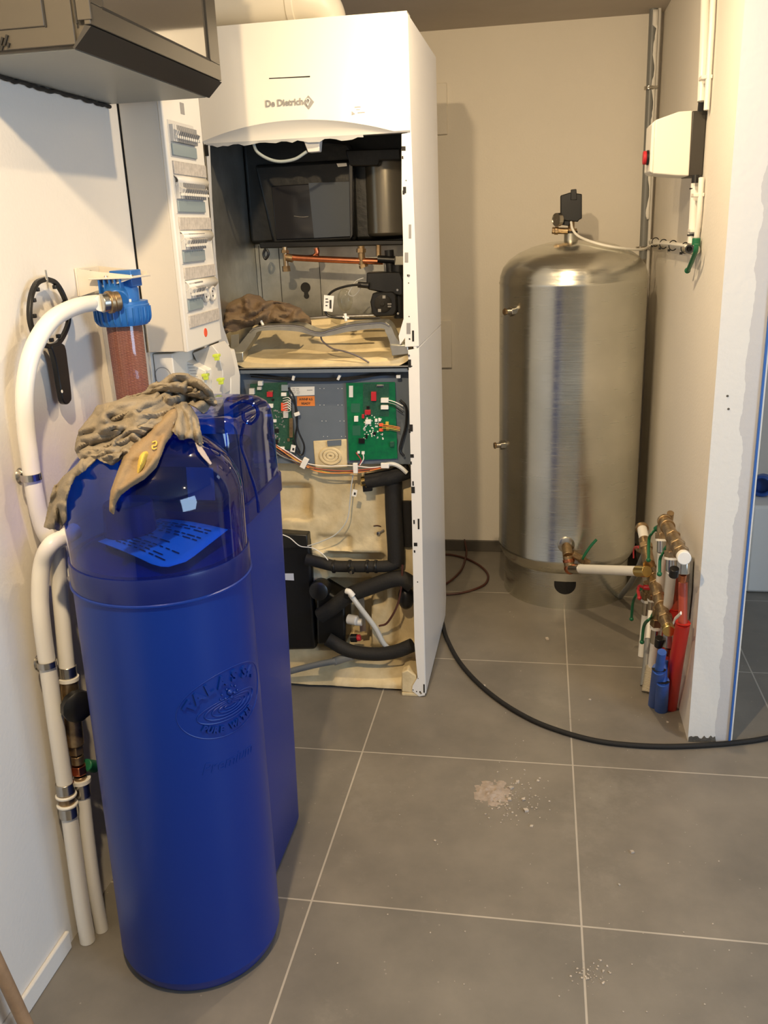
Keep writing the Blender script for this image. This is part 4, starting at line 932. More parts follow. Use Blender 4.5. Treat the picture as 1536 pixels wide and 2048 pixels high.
def cloth(b0, outline, carrier, folds=(), step=4.0, base=.006, namp=.004, nscale=(.03, .03), seed=0, ang=0, edge=.006):
    step = min(step, 2.2); b = MB()
    xs_ = [p[0] for p in outline]; ys_ = [p[1] for p in outline]; x0, x1, y0, y1 = min(xs_)-step, max(xs_)+step, min(ys_)-step, max(ys_)+step
    nx_, ny_ = int((x1-x0)/step)+1, int((y1-y0)/step)+1; ins = {}; ca_, sa_ = math.cos(ang), math.sin(ang)
    for i in range(nx_+1):
        for j in range(ny_+1): ins[i, j] = inside((x0+i*step, y0+j*step), outline)
    V = {}
    def vert(i, j):
        if (i, j) in V: return V[i, j]
        p = (x0+i*step, y0+j*step); de, q_ = near_edge(p, outline)
        if not ins[i, j]: p = q_; de = 0
        t = carrier(p[0], p[1]); 
        if t is None: V[i, j] = None; return None
        h = base*min(1, .25+de/10)
        for f in folds:
            pts, hh, w = f; dm = min(seg_d(p, pts[k], pts[k+1])[0] for k in range(len(pts)-1)); h += hh*math.exp(-(dm/w)**2)*min(1, .2+de/8)
        u = (p[0]*ca_+p[1]*sa_)*nscale[0]; v = (-p[0]*sa_+p[1]*ca_)*nscale[1]
        wv = noise.noise(Vector((u*.5, v*.5, seed+9)))*1.2
        n1 = abs(noise.noise(Vector((u*.45+wv*.35, v*.62+wv*.8, seed)))); n2 = noise.noise(Vector((u*.8, v*1.3+wv, seed+3)))
        h += namp*1.5*(1.35*math.exp(-(n1/.12)**2)-.35) + namp*.7*n2
        h = max(h, .0015)
        pt = CAM+ray(*p)*t; V[i, j] = b.bm.verts.new(pt-ray(*p).normalized()*h+Vector((0, 0, h*.15))); return V[i, j]
    for i in range(nx_):
        for j in range(ny_):
            c = [(i, j), (i+1, j), (i+1, j+1), (i, j+1)]; k = sum(ins[q_] for q_ in c)
            if k >= 2 or (k == 1):
                vs = [vert(*q_) for q_ in c]
                if None in vs: continue
                try: b.bm.faces.new(vs)
                except ValueError: pass
    for _ in range(3): bmesh.ops.smooth_vert(b.bm, verts=b.bm.verts, factor=.5, use_axis_x=True, use_axis_y=True, use_axis_z=True)
    b.bm.verts.index_update(); b0.poly([v.co.copy() for v in b.bm.verts], [tuple(v.index for v in f.verts) for f in b.bm.faces]); b.bm.free()
HC = at('Y', -.67, 300, 868); HR = (.150, .13, .070)
def car_heap(px, py):
    d = ray(px, py); ts = [t for t in (dome_hit(d), ell_hit(d, HC, HR)) if t]
    if ts: return min(ts)
    # outside both: continue on the upright plane through the heap centre
    return (HC.y-CAM.y)/d.y
heap = [(160, 860), (196, 815), (208, 812), (250, 796), (292, 783), (300, 770), (322, 764), (345, 747), (368, 748), (385, 757), (400, 762), (418, 778), (430, 796), (436, 812), (425, 812), (408, 828), (396, 822), (380, 812), (356, 806), (352, 815), (340, 822), (318, 850), (276, 880), (246, 905), (238, 922), (215, 926), (196, 912), (182, 906), (172, 915), (160, 920), (150, 900), (153, 880)]
ribs = [([(165, 850), (190, 825), (215, 830), (250, 835), (300, 822), (330, 806), (360, 800)], .020, 7), ([(212, 822), (250, 815), (300, 805), (340, 790), (380, 795), (410, 812)], .022, 6),
        ([(205, 848), (230, 852), (260, 845), (300, 835)], .014, 6), ([(285, 790), (320, 780), (350, 765), (380, 770)], .016, 6), ([(300, 800), (340, 775), (375, 782), (420, 805)], .016, 5),
        ([(160, 895), (180, 880), (210, 865), (250, 858)], .016, 8), ([(190, 905), (220, 890), (260, 875), (300, 850)], .013, 6), ([(165, 912), (185, 902), (205, 905), (225, 922)], .012, 5),
        ([(215, 812), (205, 835), (212, 850)], .015, 5), ([(345, 752), (360, 770), (400, 790)], .012, 5)]
RAG = MB()
cloth(RAG, heap, car_heap, ribs, 2.6, .010, .014, (.030, .085), 1, -.40)
cloth(RAG, [(165, 868), (200, 850), (250, 845), (310, 838), (345, 828), (350, 850), (300, 875), (262, 905), (232, 926), (195, 915), (170, 915), (157, 905)], car_heap, [([(170, 880), (220, 868), (280, 860), (330, 840)], .012, 7), ([(190, 908), (240, 885), (290, 868)], .010, 5)], 2.8, .006, .012, (.03, .09), 4, -.35)
# upper folded layers of the heap
cloth(RAG, [(212, 818), (250, 802), (295, 790), (322, 768), (352, 752), (385, 762), (420, 785), (436, 812), (420, 812), (392, 800), (356, 794), (338, 806), (300, 826), (262, 838), (228, 846), (212, 838)], car_heap, [([(215, 828), (260, 818), (310, 798), (345, 775), (390, 785), (425, 805)], .014, 7), ([(240, 838), (290, 820), (335, 798)], .010, 5)], 2.6, .022, .012, (.035, .10), 12, -.40)
cloth(RAG, [(318, 768), (345, 748), (372, 749), (402, 763), (425, 788), (432, 806), (410, 798), (380, 782), (350, 776), (330, 786)], car_heap, [([(325, 775), (360, 758), (400, 775), (428, 800)], .010, 6)], 2.6, .034, .010, (.04, .12), 15, .2)
cloth(RAG, [(160, 905), (175, 898), (200, 896), (228, 892), (246, 898), (238, 918), (226, 930), (208, 928), (196, 918), (180, 920), (163, 921)], car_heap, [([(165, 912), (190, 903), (225, 906)], .008, 4)], 2.6, .014, .007, (.05, .12), 17, -.1)
# tail falling down left, off the dome
tail = [(182, 905), (198, 912), (190, 922), (176, 935), (166, 948), (150, 955), (142, 975), (132, 1005), (134, 1040), (120, 1062), (100, 1060), (88, 1056), (93, 1030), (100, 1000), (108, 975), (125, 955), (150, 935), (160, 925)]
def car_tail(px, py):
    d = ray(px, py); s = min(1, max(0, (px-95)/85)); y = -.80-.0*s; t = (-.812-CAM.y)/d.y; h = dome_hit(d)
    if h: t = min(t, h)
    return t
cloth(RAG, tail, car_tail, [([(185, 910), (150, 945), (120, 985), (110, 1050)], .012, 8), ([(170, 935), (145, 965), (125, 1050)], .008, 4)], 3.0, .005, .010, (.07, .025), 6, .4)
# little pieces to the right of the knot
cloth(RAG, [(350, 812), (372, 806), (382, 815), (398, 840), (402, 870), (407, 888), (402, 893), (385, 880), (360, 880), (342, 862), (350, 845)], car_heap, [([(365, 815), (358, 845), (362, 875)], .012, 6), ([(380, 820), (392, 850), (400, 885)], .010, 4)], 3.0, .012, .010, (.03, .08), 7, 1.3)
o = obj('work_cloth', RAG, 'linen', None, solid=.003, ang=80); 
tag(o, 'crumpled greyish work cloth heaped over the blue dome of the softener', 'cloth')
clp = o
b = MB()
cloth(b, [(338, 822), (356, 818), (362, 836), (345, 868), (330, 890), (322, 912), (312, 935), (290, 958), (262, 975), (240, 992), (230, 1010), (228, 1030), (219, 1022), (222, 985), (236, 945), (245, 920), (262, 895), (300, 862)], car_heap,
      [([(350, 825), (300, 880), (262, 920), (235, 960), (224, 1015)], .008, 10), ([(330, 880), (318, 915), (290, 950), (245, 985)], .012, 5)], 3.0, .016, .002, (.02, .02), 11, 0)
fl_ = obj('hanging_flap', b, 'suede', clp, solid=.003, ang=80, label='smooth tan flap with yellow print')
b = MB()
cloth(b, [(275, 915), (285, 904), (298, 902), (300, 912), (292, 935), (280, 955), (272, 962), (272, 945)], car_heap, (), 2.5, .036, 0, (.02, .02), 0, 0)
obj('yellow_print', b, 'yellowpaint', fl_)
b = MB(); P_ = [(304, 885), (312, 883), (312, 890), (305, 892), (306, 898), (313, 896)]
b.tube([CAM+ray(*p)*car_heap(*p)-ray(*p).normalized()*.026 for p in P_], .0013, n=5); obj('yellow_print', b, 'yellowpaint', fl_)
b = MB(); cloth(b, [(390, 885), (402, 892), (412, 908), (424, 928), (421, 931), (408, 918), (396, 903)], car_heap, (), 2.5, .003, .001, (.05, .05), 3, 0)
obj('trailing_strip', b, mat('pale mauve cloth strip', (.36, .31, .30), .9), clp, solid=.002)

# ================================================================== filter housing on the left wall
FX, FY = -.400, -.335
wf = thing('water_filter', (XL, FY, 1.10), 'wall mounted water filter with blue head and clear bowl holding a reddish wound cartridge', 'water filter')
cc = at('Y', FY, 249, 655)
FX = cc.x; zc_ = at('Y', FY, 249, 640).z
b = MB(); R1 = .0575
prof = [(.046, -.030), (.052, -.030), (.0565, -.022), (.0580, -.010), (.0585, .012), (.0565, .014), (.0565, .020), (.030, .022)]
col = obj('threaded_ring', MB().lathe([(r, z+1.300-.0) for r, z in prof], (FX, FY, 0), n=64), 'filterblue', wf)
for k in range(26):
    a = 2*math.pi*k/26; d = Vector((math.cos(a), math.sin(a), 0)); o0 = Vector((FX, FY, 0))
    obj('grip_rib', MB().tube([o0+d*.0535+Vector((0, 0, 1.274)), o0+d*.0585+Vector((0, 0, 1.284)), o0+d*.0592+Vector((0, 0, 1.308))], .0021, n=6), 'filterblue', col)
b = MB().lathe([(.036, 1.318), (.040, 1.320), (.040, 1.345), (.034, 1.357), (.018, 1.366), (.002, 1.366)], (FX, FY, 0), n=40); hd = obj('head', b, 'filterblue', wf)
b = MB().lathe([(.022, -.052), (.024, -.050), (.024, 0), (.016, .002)], (FX, FY, 1.343), (-.0, 0, 1), n=24)
hd2 = obj('inlet_port', MB().cyl((FX-.004, FY-.015, 1.340), at('Y', FY-.056, 235, 602), .027, .0235, n=32), 'filterblue', wf, bevel=.002)
for k in range(5):
    x = FX-.024+.012*k; obj('head_rib', MB().box((x-.0015, FY-.045, 1.318), (x+.0015, FY-.030, 1.368)), 'filterblue', hd)
obj('bleed_button', MB().cyl((FX+.032, FY-.03, 1.318), (FX+.032, FY-.03, 1.326), .006), 'plastic', hd)
obj('inner_post', MB().box((FX-.01, FY-.02, 1.35), (FX+.04, FY+.03, 1.385)), 'filterblue', hd, bevel=.002)
obj('clear_bowl', MB().lathe([(.0475, 1.285), (.0475, 1.20), (.044, 1.06), (.040, 1.045), (.001, 1.042)], (FX, FY, 0), n=48, caps=False), 'clear', wf)
def yarn_mat():
    m = mat('wound yarn', (.42, .155, .10), .85); nt = m.node_tree; N = nt.nodes; b = N['Principled BSDF']; L = nt.links
    tc = N.new('ShaderNodeTexCoord'); out = []
    for sgn in (1, -1):
        mp = N.new('ShaderNodeMapping'); mp.inputs['Rotation'].default_value = (0, math.radians(16*sgn), 0); L.new(tc.outputs['Object'], mp.inputs[0])
        w = N.new('ShaderNodeTexWave'); w.bands_direction = 'Z'; w.inputs['Scale'].default_value = 95; w.inputs['Distortion'].default_value = .6; L.new(mp.outputs[0], w.inputs[0]); out.append(w)
    mx = N.new('ShaderNodeMath'); mx.operation = 'MULTIPLY'; L.new(out[0].outputs['Fac'], mx.inputs[0]); L.new(out[1].outputs['Fac'], mx.inputs[1])
    r = N.new('ShaderNodeValToRGB'); r.color_ramp.elements[0].color = (.26, .085, .055, 1); r.color_ramp.elements[1].color = (.56, .25, .17, 1); r.color_ramp.elements[1].position = .6
    L.new(mx.outputs[0], r.inputs[0]); L.new(r.outputs[0], b.inputs['Base Color'])
    bp = N.new('ShaderNodeBump'); bp.inputs['Strength'].default_value = .8; bp.inputs['Distance'].default_value = .002; L.new(mx.outputs[0], bp.inputs['Height']); L.new(bp.outputs[0], b.inputs['Normal'])
    return m
obj('wound_cartridge', MB().cyl((FX, FY, 1.06), (FX, FY, 1.29), .036, .0385, n=40), yarn_mat(), wf)
# bracket
zb = 1.388
w0 = at('X', XL, 147, 537); w1 = at('X', XL, 187, 540); w2 = at('X', XL, 150, 594)
b = MB(); b.prism([Vector((XL+.001, w0.y, w0.z)), Vector((XL+.001, w1.y+.02, w0.z)), Vector((XL+.001, w1.y+.02, w2.z)), Vector((XL+.001, w0.y, w2.z))], (.004, 0, 0))
bk = obj('wall_bracket', b, 'beige', wf, bevel=.001)
zt_ = 1.372
b = MB(); b.prism([Vector((XL+.005, w0.y+.002, w0.z)), Vector((XL+.03, w0.y+.008, w0.z-.006)), Vector((FX+.05, FY-.045, zt_+.004)), Vector((FX+.05, FY-.045, zt_-.004)), Vector((XL+.05, w0.y+.004, w2.z+.012)), Vector((XL+.005, w0.y+.002, w2.z))], (0, .003, 0)); obj('bracket_web', b, 'beige', bk)
b = MB(); b.prism([Vector((XL+.005, w1.y+.017, w0.z)), Vector((FX+.05, FY+.04, zt_+.008)), Vector((FX+.05, FY+.04, zt_-.002)), Vector((XL+.005, w1.y+.017, w0.z-.02))], (0, .003, 0)); obj('bracket_web', b, 'beige', bk)
obj('bracket_shelf', MB().box((FX-.045, FY-.048, zt_-.003), (FX+.055, FY+.045, zt_+.001)), 'beige', bk, bevel=.001)
for px, py in ((157, 546), (181, 545)):
    obj('screw', MB().lathe([(.0052, 0), (.004, .003), (.001, .003)], at('X', XL+.005, px, py), (1, 0, 0), n=16), 'nickel', bk)
for dx, dy in ((-.01, -.035), (.045, -.03)):
    obj('screw', MB().lathe([(.005, 0), (.004, .003), (.001, .003)], (FX+dx, FY+dy, zt_+.001), (0, 0, 1), n=16), 'nickel', bk)
b = MB(); e0 = at('Y', FY-.056, 237, 602); e1 = at('Y', FY-.088, 200, 607)
b.cyl(e0, e0+(e1-e0)*.35, .021, n=28); b.cyl(e0+(e1-e0)*.35, e0+(e1-e0)*.6, .0235, n=28); nf = obj('brass_union', b, 'brass', wf, bevel=.002)
obj('crimp_sleeve', MB().cyl(e0+(e1-e0)*.5, e0+(e1-e0)*.95, .0195, n=28), 'nickel', wf, bevel=.002)

# ================================================================== white water pipe along the left wall
XP = XL+.034
pts = [e0+(e1-e0)*.7, at('X', -.43, 192, 607), at('X', -.425, 150, 614), at('X', -.425, 108, 634), at('X', -.43, 76, 672), at('X', -.44, 55, 725), at('X', -.45, 46, 790), at('X', XP, 50, 860), at('X', XP, 60, 930), at('X', XP, 70, 985), at('X', XP, 84, 1032), at('X', XP, 96, 1068)]
pts = pts[:9]+[at('X', XP, 72, 1000), at('X', XP, 84, 1060)]
wp = thing('water_pipe', (XL+.03, -.7, 0), 'thick white pipe arching from filter down the left wall to the floor', 'pipe')
p2 = [at('X', XP, 66, 950), at('X', XP, 78, 1010), at('X', XP, 92, 1075)]
RP = .0165
obj('bent_pipe', MB().tube([e0+(e1-e0)*.95, at('X', -.43, 188, 606), at('X', -.425, 150, 614), at('X', -.425, 108, 636), at('X', -.43, 78, 674), at('X', -.44, 58, 725), at('X', -.45, 49, 790), at('X', XP, 52, 860), at('X', XP, 60, 920), at('X', XP, 70, 990), at('X', XP, 88, 1060), at('X', XP+.01, 118, 1105), at('X', XP+.012, 128, 1150)], RP, n=24), 'pex', wp)
low = [at('X', XP+.045, 150, 1062), at('X', XP+.04, 128, 1075), at('X', XP+.03, 100, 1092), at('X', XP+.008, 84, 1130), at('X', XP, 80, 1190), at('X', XP, 84, 1250), at('X', XP, 98, 1350), at('X', XP, 112, 1450), at('X', XP, 130, 1570)]
wq = thing('water_pipe', (XL+.03, -.75, 0), 'white pipe curving beside the blue softener with crimped joint near the floor', 'pipe')
obj('bent_pipe', MB().tube(low, RP, n=24), 'pex', wq)
obj('lower_pipe', MB().tube([at('X', XP, 135, 1605), at('X', XP, 148, 1700), at('X', XP, 162, 1800), Vector((XP, at('X', XP, 172, 1862).y, .001))], RP, n=24), 'pex', wq)
a = at('X', XP, 129, 1565); c = at('X', XP, 138, 1632); d = c-a
obj('crimp_sleeve', MB().cyl(a, a+d*.30, .0188, n=28), 'nickel', wq, bevel=.001)
obj('crimp_sleeve', MB().cyl(a+d*.70, c, .0188, n=28), 'nickel', wq, bevel=.001)
for f_ in (.33, .60): obj('joint_flange', MB().cyl(a+d*f_, a+d*(f_+.08), .0215, n=28), 'pex', wq, bevel=.002)
obj('brass_core', MB().cyl(a+d*.28, a+d*.72, .0165, n=24), 'brass', wq)
# second pipe behind with brass valve
XQ = XL+.05
wr = thing('valve_pipe', (XL+.05, -.66, 0), 'white pipe with brass fittings and black valve wheel hidden behind softener', 'pipe')
obj('upper_pipe', MB().tube([at('X', XQ+.01, 112, 1090), at('X', XQ, 118, 1160), at('X', XQ, 125, 1240), at('X', XQ, 134, 1335)], .0155, n=20), 'pex', wr)
b = MB(); a = at('X', XQ, 134, 1332); c = at('X', XQ, 139, 1375); obj('crimp_sleeve', MB().cyl(a, a+(c-a)*.5, .0178), 'nickel', wr, bevel=.001); obj('joint_flange', MB().cyl(a+(c-a)*.5, a+(c-a)*.66, .021), 'pex', wr)
obj('valve_body', MB().cyl(a+(c-a)*.6, at('X', XQ, 150, 1490), .0185), 'brass', wr, bevel=.003)
obj('valve_wheel', MB().lathe([(.028, 0), (.033, .004), (.033, .018), (.026, .024), (.010, .026)], at('X', XQ+.02, 150, 1408), (.8, -.6, 0), n=12), 'black', wr)
b = MB(); 
for i_, (y0_, r_) in enumerate(((1490, .016), (1510, .013), (1530, .016), (1552, .0125))):
    b = MB().cyl(at('X', XQ, 151+i_*3, y0_), at('X', XQ, 153+i_*3, y0_+17), r_, n=6 if i_ % 2 == 0 else 20); obj('brass_nut', b, 'copper' if i_ == 2 else 'brass', wr, bevel=.0015)
obj('green_cap', MB().cyl(at('X', XQ+.01, 172, 1530), at('X', XQ+.01, 190, 1533), .013), 'green', wr, bevel=.002)
a = at('X', XQ, 162, 1560); c = at('X', XQ, 166, 1592); obj('crimp_sleeve', MB().cyl(a, c, .0165), 'nickel', wr, bevel=.001); obj('joint_flange', MB().cyl(a-(c-a)*.1, a+(c-a)*.12, .020), 'pex', wr)
obj('lower_pipe', MB().tube([c, at('X', XQ, 176, 1680), at('X', XQ, 188, 1770), Vector((XQ, at('X', XQ, 200, 1836).y, .001))], .0145, n=20), 'pex', wr)
# pipe clips
def clip(px, py, px2, lab, mat_='nickel'):
    t = thing('pipe_clip', at('X', XL, px, py), lab, 'pipe clip', 'metal pipe clips on the left wall')
    c0 = at('X', XL+.001, px, py); c1 = at('X', XP, px2, py+2)
    obj('wall_flange', MB().lathe([(.015, 0), (.013, .003), (.006, .010), (.004, .012)], c0, (1, 0, 0), n=28), mat_, t)
    obj('screw_pin', MB().cyl(c0, Vector((c1.x-.01, c0.y+.006, c0.z)), .003), mat_, t)
    b = MB(); dz = Vector((0, 0, .006)); n_ = 32; R = [[c1+Vector(((RP+o_)*math.cos(2*math.pi*k/n_), (RP+o_)*math.sin(2*math.pi*k/n_), z_)) for k in range(n_+1)] for o_, z_ in ((.0012, -.006), (.0026, -.006), (.0026, .006), (.0012, .006))]
    b.grid(R); obj('band', b, mat_, t, solid=.001)
clip(40, 951, 62, 'metal clip holding the arching pipe level with the softener dome')
clip(76, 1324, 94, 'metal clip holding the white pipe halfway down behind the softener')

# ================================================================== wrench hanging on a hook
XW = XL+.022
hk = obj('wall_hook', MB().tube([at('X', XL+.001, 92, 552), at('X', XL+.03, 92, 556), at('X', XL+.034, 95, 563), at('X', XL+.034, 91, 540)], .0018, n=8), 'nickel')
tag(hk, 'small metal hook on left wall carrying the black wrench', 'hook')
wn = thing('filter_wrench', at('X', XW, 95, 690), 'black plastic ring wrench with notched ring hanging on left wall', 'wrench')
ring = [(92, 558), (74, 566), (63, 590), (59, 622), (62, 650), (72, 675), (90, 690), (103, 692), (118, 684), (131, 662), (137, 640), (134, 612), (124, 585), (110, 565)]
b = MB(); R3 = catmull(AX(XW, *ring)+[at('X', XW, *ring[0])], 4)[:-1]; n = len(R3); cen = sum(R3, Vector())/n
rows_ = [[], [], [], []]
for p in R3+[R3[0]]:
    d = (p-cen); d.x = 0; d.normalize()
    for k, (o_, xo) in enumerate(((.0045, -.004), (.0045, .004), (-.0045, .004), (-.0045, -.004))): rows_[k].append(p+d*o_+Vector((xo, 0, 0)))
b.grid(rows_+[rows_[0]]); obj('ring', b, 'black', wn, bevel=.0008)
for (px, py) in ((74, 578), (110, 573), (129, 606), (132, 636), (117, 673), (86, 678), (103, 681), (68, 632), (67, 600)):
    p = at('X', XW, px, py); d = cen-p; d.x = 0; d.normalize(); obj('notch_tooth', MB().cbox(p+d*.001, (.008, .008, .008)), 'black', wn, bevel=.0015)
q = AX(XW-.006, (92, 692), (103, 690), (119, 690), (126, 730), (133, 790), (131, 803), (124, 809), (116, 802), (110, 770), (102, 725))
obj('handle', MB().prism(catmull(q+[q[0]], 3)[:-1], (.012, 0, 0)), 'black', wn, bevel=.002)
obj('hang_hole', MB().lathe([(.0035, 0), (.003, .0006)], at('X', XW+.0065, 124, 783), (1, 0, 0), n=12), 'plastic', wn)

# ================================================================== wooden handle, lower left
a = at('Z', .012, 66, 2080); c = at('X', XL+.035, -14, 1908); d = (c-a).normalized(); e = c+d*.5; e.x = max(e.x, XL+.016)
o = obj('broom_handle', MB().tube([a, c, e], .0125, seg=1, n=20), 'wood'); tag(o, 'wooden broom handle leaning on left wall at bottom left corner', 'handle')

# ================================================================== galvanised pressure tank
TX, TY = .607, 1.305; RT_ = .272
tk = thing('pressure_tank', (TX, TY, 0), 'tall galvanised steel water tank standing in the back corner', 'tank')
obj('foot_ring', MB().lathe([(.246, 0), (.250, 0), (.250, .17), (.246, .17)], (TX, TY, 0), n=96, caps=False), 'tank', tk, ang=40)
prof = [(.02, .085), (.10, .090), (.17, .105), (.22, .125), (.252, .150), (RT_-.003, .180), (RT_, .195), (RT_+.0025, .20), (RT_, .206), (RT_, .5), (RT_, .9), (RT_, 1.228), (RT_+.0025, 1.234), (RT_-.001, 1.240), (RT_-.003, 1.262), (.258, 1.290), (.235, 1.317), (.20, 1.340), (.15, 1.360), (.09, 1.374), (.02, 1.379)]
obj('vessel', MB().lathe(prof, (TX, TY, 0), n=128), 'tank', tk, ang=60)
b = MB()
h0 = at('Y', TY-.252, 1130, 1170); hw = .042
V = [];
for i in range(17):
    t = math.pi*i/16; u = hw*math.cos(t); z = h0.z-.0*math.sin(t)-.040*math.sin(t)
    a_ = -math.pi/2+(h0.x-TX)/.252+u/.252; V.append(Vector((TX+.2512*math.cos(a_), TY+.2512*math.sin(a_), z)))
b.grid([V, [Vector((p.x, p.y, h0.z+.012)) for p in V]]); obj('drain_opening', b, 'dark', tk, smooth=False)
obj('neck', MB().cyl((TX-.010, TY, 1.365), (TX-.010, TY, 1.405), .0255, n=32), 'galv', tk, bevel=.002)
for z_, px in ((at('Y', TY, 990, 615).z, 990), (at('Y', TY, 990, 878).z, 990)):
    d_ = Vector((-.80, -.6, 0)).normalized() if z_ > .9 else Vector((-.93, -.36, 0)).normalized(); o_ = Vector((TX, TY, z_))+d_*(RT_-.004)
    pg = obj('side_plug', MB().cyl(o_, o_+d_*.016, .019, n=6), 'nickel', tk, bevel=.002)
    obj('plug_stem', MB().cyl(o_+d_*.014, o_+d_*.034, .010, n=20), 'nickel', pg, bevel=.001); obj('plug_nut', MB().cyl(o_+d_*.032, o_+d_*.040, .013, n=6), 'brass', pg, bevel=.001)
# spray marks on the vessel: wall soot stains
# pressure switch
sw = thing('pressure_switch', (TX-.01, TY, 1.40), 'black pressure switch with brass fittings on top of steel tank', 'pressure switch')
q = [at('Y', TY-.03, *v) for v in ((1121, 391), (1140, 385), (1164, 388), (1164, 437), (1158, 440), (1156, 444), (1124, 440), (1121, 434))]
sb = obj('switch_housing', MB().prism(q, (0, .07, 0)), 'black', sw, bevel=.003)
obj('top_knob', MB().prism([at('Y', TY-.032, *v) for v in ((1142, 379), (1153, 378), (1154, 400), (1141, 400))], (0, .04, 0)), 'black', sb, bevel=.002)
obj('base_block', MB().prism([at('Y', TY-.02, *v) for v in ((1122, 436), (1140, 442), (1138, 452), (1123, 450))], (0, .05, 0)), 'black', sb, bevel=.002)
c = at('Y', TY-.02, 1136, 462); d1 = at('Y', TY-.02, 1104, 461)
obj('brass_manifold', MB().cyl(d1+(c-d1)*.35, c, .0115, n=20), 'brass', sw, bevel=.001); obj('relief_nut', MB().cyl(d1, d1+(c-d1)*.2, .0125, n=6), 'brass', sw, bevel=.001); obj('relief_collar', MB().cyl(d1+(c-d1)*.15, d1+(c-d1)*.4, .015, n=6), 'brass', sw, bevel=.002)
obj('riser', MB().cyl((TX-.010, TY, 1.400), (TX-.010, TY, 1.462), .012, n=20), 'brass', sw); obj('black_seal', MB().cyl((TX-.010, TY, 1.403), (TX-.010, TY, 1.411), .024, n=24), 'black', sw)
obj('hex_nut', MB().cyl((TX-.010, TY, 1.411), (TX-.010, TY, 1.420), .021, n=6), 'brass', sw, bevel=.001)
g = at('Y', TY-.03, 1119, 439); gg = obj('pressure_gauge', MB().lathe([(.0235, 0), (.0235, .016), (.021, .017), (.021, .015), (.001, .015)], g, (-.75, -.6, 0), n=28, caps=False), 'nickel', sw)
# switch cable to the wall conduit
t = obj('switch_cable', MB().tube([at('Y', TY-.035, 1142, 444), at('Y', TY-.06, 1146, 460), at('Y', TY-.08, 1160, 474), at('Y', TY-.13, 1195, 487), at('Y', TY-.12, 1240, 496), at('Y', TY-.02, 1283, 499), at('X', XR-.035, 1300, 492), at('X', XR-.03, 1312, 487), at('X', XR-.03, 1335, 488), at('X', XR-.03, 1372, 492)], .0045, n=10), 'pex')
tag(t, 'white cable sagging from tank pressure switch to the right wall', 'cable')
# tank outlet pipework
to = thing('tank_outlet', (TX, TY-.3, .2), 'brass elbow and white pipe joining tank outlet to wall manifold', 'pipe fitting')
yo = TY-RT_
o1 = at('Y', yo+.02, 1132, 1086)
obj('outlet_boss', MB().lathe([(.030, -.02), (.033, .016), (.031, .026), (.022, .030)], o1, (0, -1, 0), n=32), 'nickel', to)
o2 = at('Y', yo-.045, 1136, 1112); o3 = at('Y', yo-.06, 1140, 1137)
obj('brass_nipple', MB().cyl(o1+Vector((0, -.015, 0)), o2, .0195, n=24), 'brass', to, bevel=.002)
obj('brass_tee', MB().cyl(o2, o3, .020, n=24), 'brass', to, bevel=.002); obj('tee_band', MB().cyl(o2+(o3-o2)*.25, o2+(o3-o2)*.5, .0225, n=24), 'copper', to, bevel=.002)
obj('elbow', MB().ball(o3, .0225, 16), 'copper', to)
o4 = at('Y', yo-.06, 1153, 1138); o5 = at('X', .845, 1294, 1143)
obj('crimp_sleeve', MB().cyl(o3, o3+(o5-o3)*.16, .0185, n=24), 'nickel', to, bevel=.001)
obj('white_pipe', MB().cyl(o3+(o5-o3)*.14, o3+(o5-o3)*.90, .0172, n=24), 'pex', to)
obj('crimp_sleeve', MB().cyl(o3+(o5-o3)*.89, o5, .0190, n=24), 'goldbrass', to, bevel=.001)
v0 = at('Y', yo-.05, 1145, 1108); v1 = at('Y', yo-.05, 1178, 1127)
obj('drain_valve', MB().cyl(v0, v0+(v1-v0)*.45, .0135, n=20), 'brass', to, bevel=.001); obj('valve_nut', MB().cyl(v0+(v1-v0)*.45, v0+(v1-v0)*.7, .0165, n=6), 'brass', to, bevel=.001); obj('valve_spout', MB().cyl(v0+(v1-v0)*.7, v1, .0125, n=20), 'brass', to, bevel=.001)
obj('green_lever', MB().tube([at('Y', yo-.065, 1165, 1118), at('Y', yo-.07, 1168, 1112), at('Y', yo-.07, 1180, 1094), at('Y', yo-.07, 1193, 1079)], .0058, n=10, flat=.6), 'green', to, label='green lever')

# ================================================================== manifolds on the right wall
def between(a, b_, f): return a+(b_-a)*f
def manifold(name, label, A, B, r, bosses, cap):
    t = thing(name, Vector(((A.x+B.x)/2, (A.y+B.y)/2, A.z)), label, 'manifold'); d = (B-A)
    obj('brass_bar', MB().cyl(A, B, r, n=28), 'brass', t, bevel=.001)
    for f_ in bosses: obj('bar_collar', MB().cyl(between(A, B, f_-.022), between(A, B, f_+.022), r*1.25, n=6 if int(f_*50) % 2 else 28), 'brass', t, bevel=.0015)
    obj('end_cap', MB().cyl(B, B+d.normalized()*.022, r*1.02, n=28), cap, t, bevel=.002)
    return t
XM = .868
Ac, Bc = at('X', XM, 1299, 1130), at('X', XM, 1336, 1256)
mc = manifold('cold_manifold', 'lower brass manifold bar with bright brass end cap on right wall', Ac, Bc, .0175, (.06, .22, .34, .55, .68, .86), 'goldbrass')
Ah, Bh = at('X', XM, 1328, 1040), at('X', XM, 1366, 1112)
mh = manifold('hot_manifold', 'upper brass manifold bar above the red conduits on right wall', Ah, Bh, .0175, (.05, .20, .5, .74, .9), 'paper')
obj('bleed_elbow', MB().tube([between(Ah, Bh, .1), at('X', XM+.02, 1338, 1045), at('X', XM+.02, 1341, 1026)], .0105, n=14), 'brass', mh)
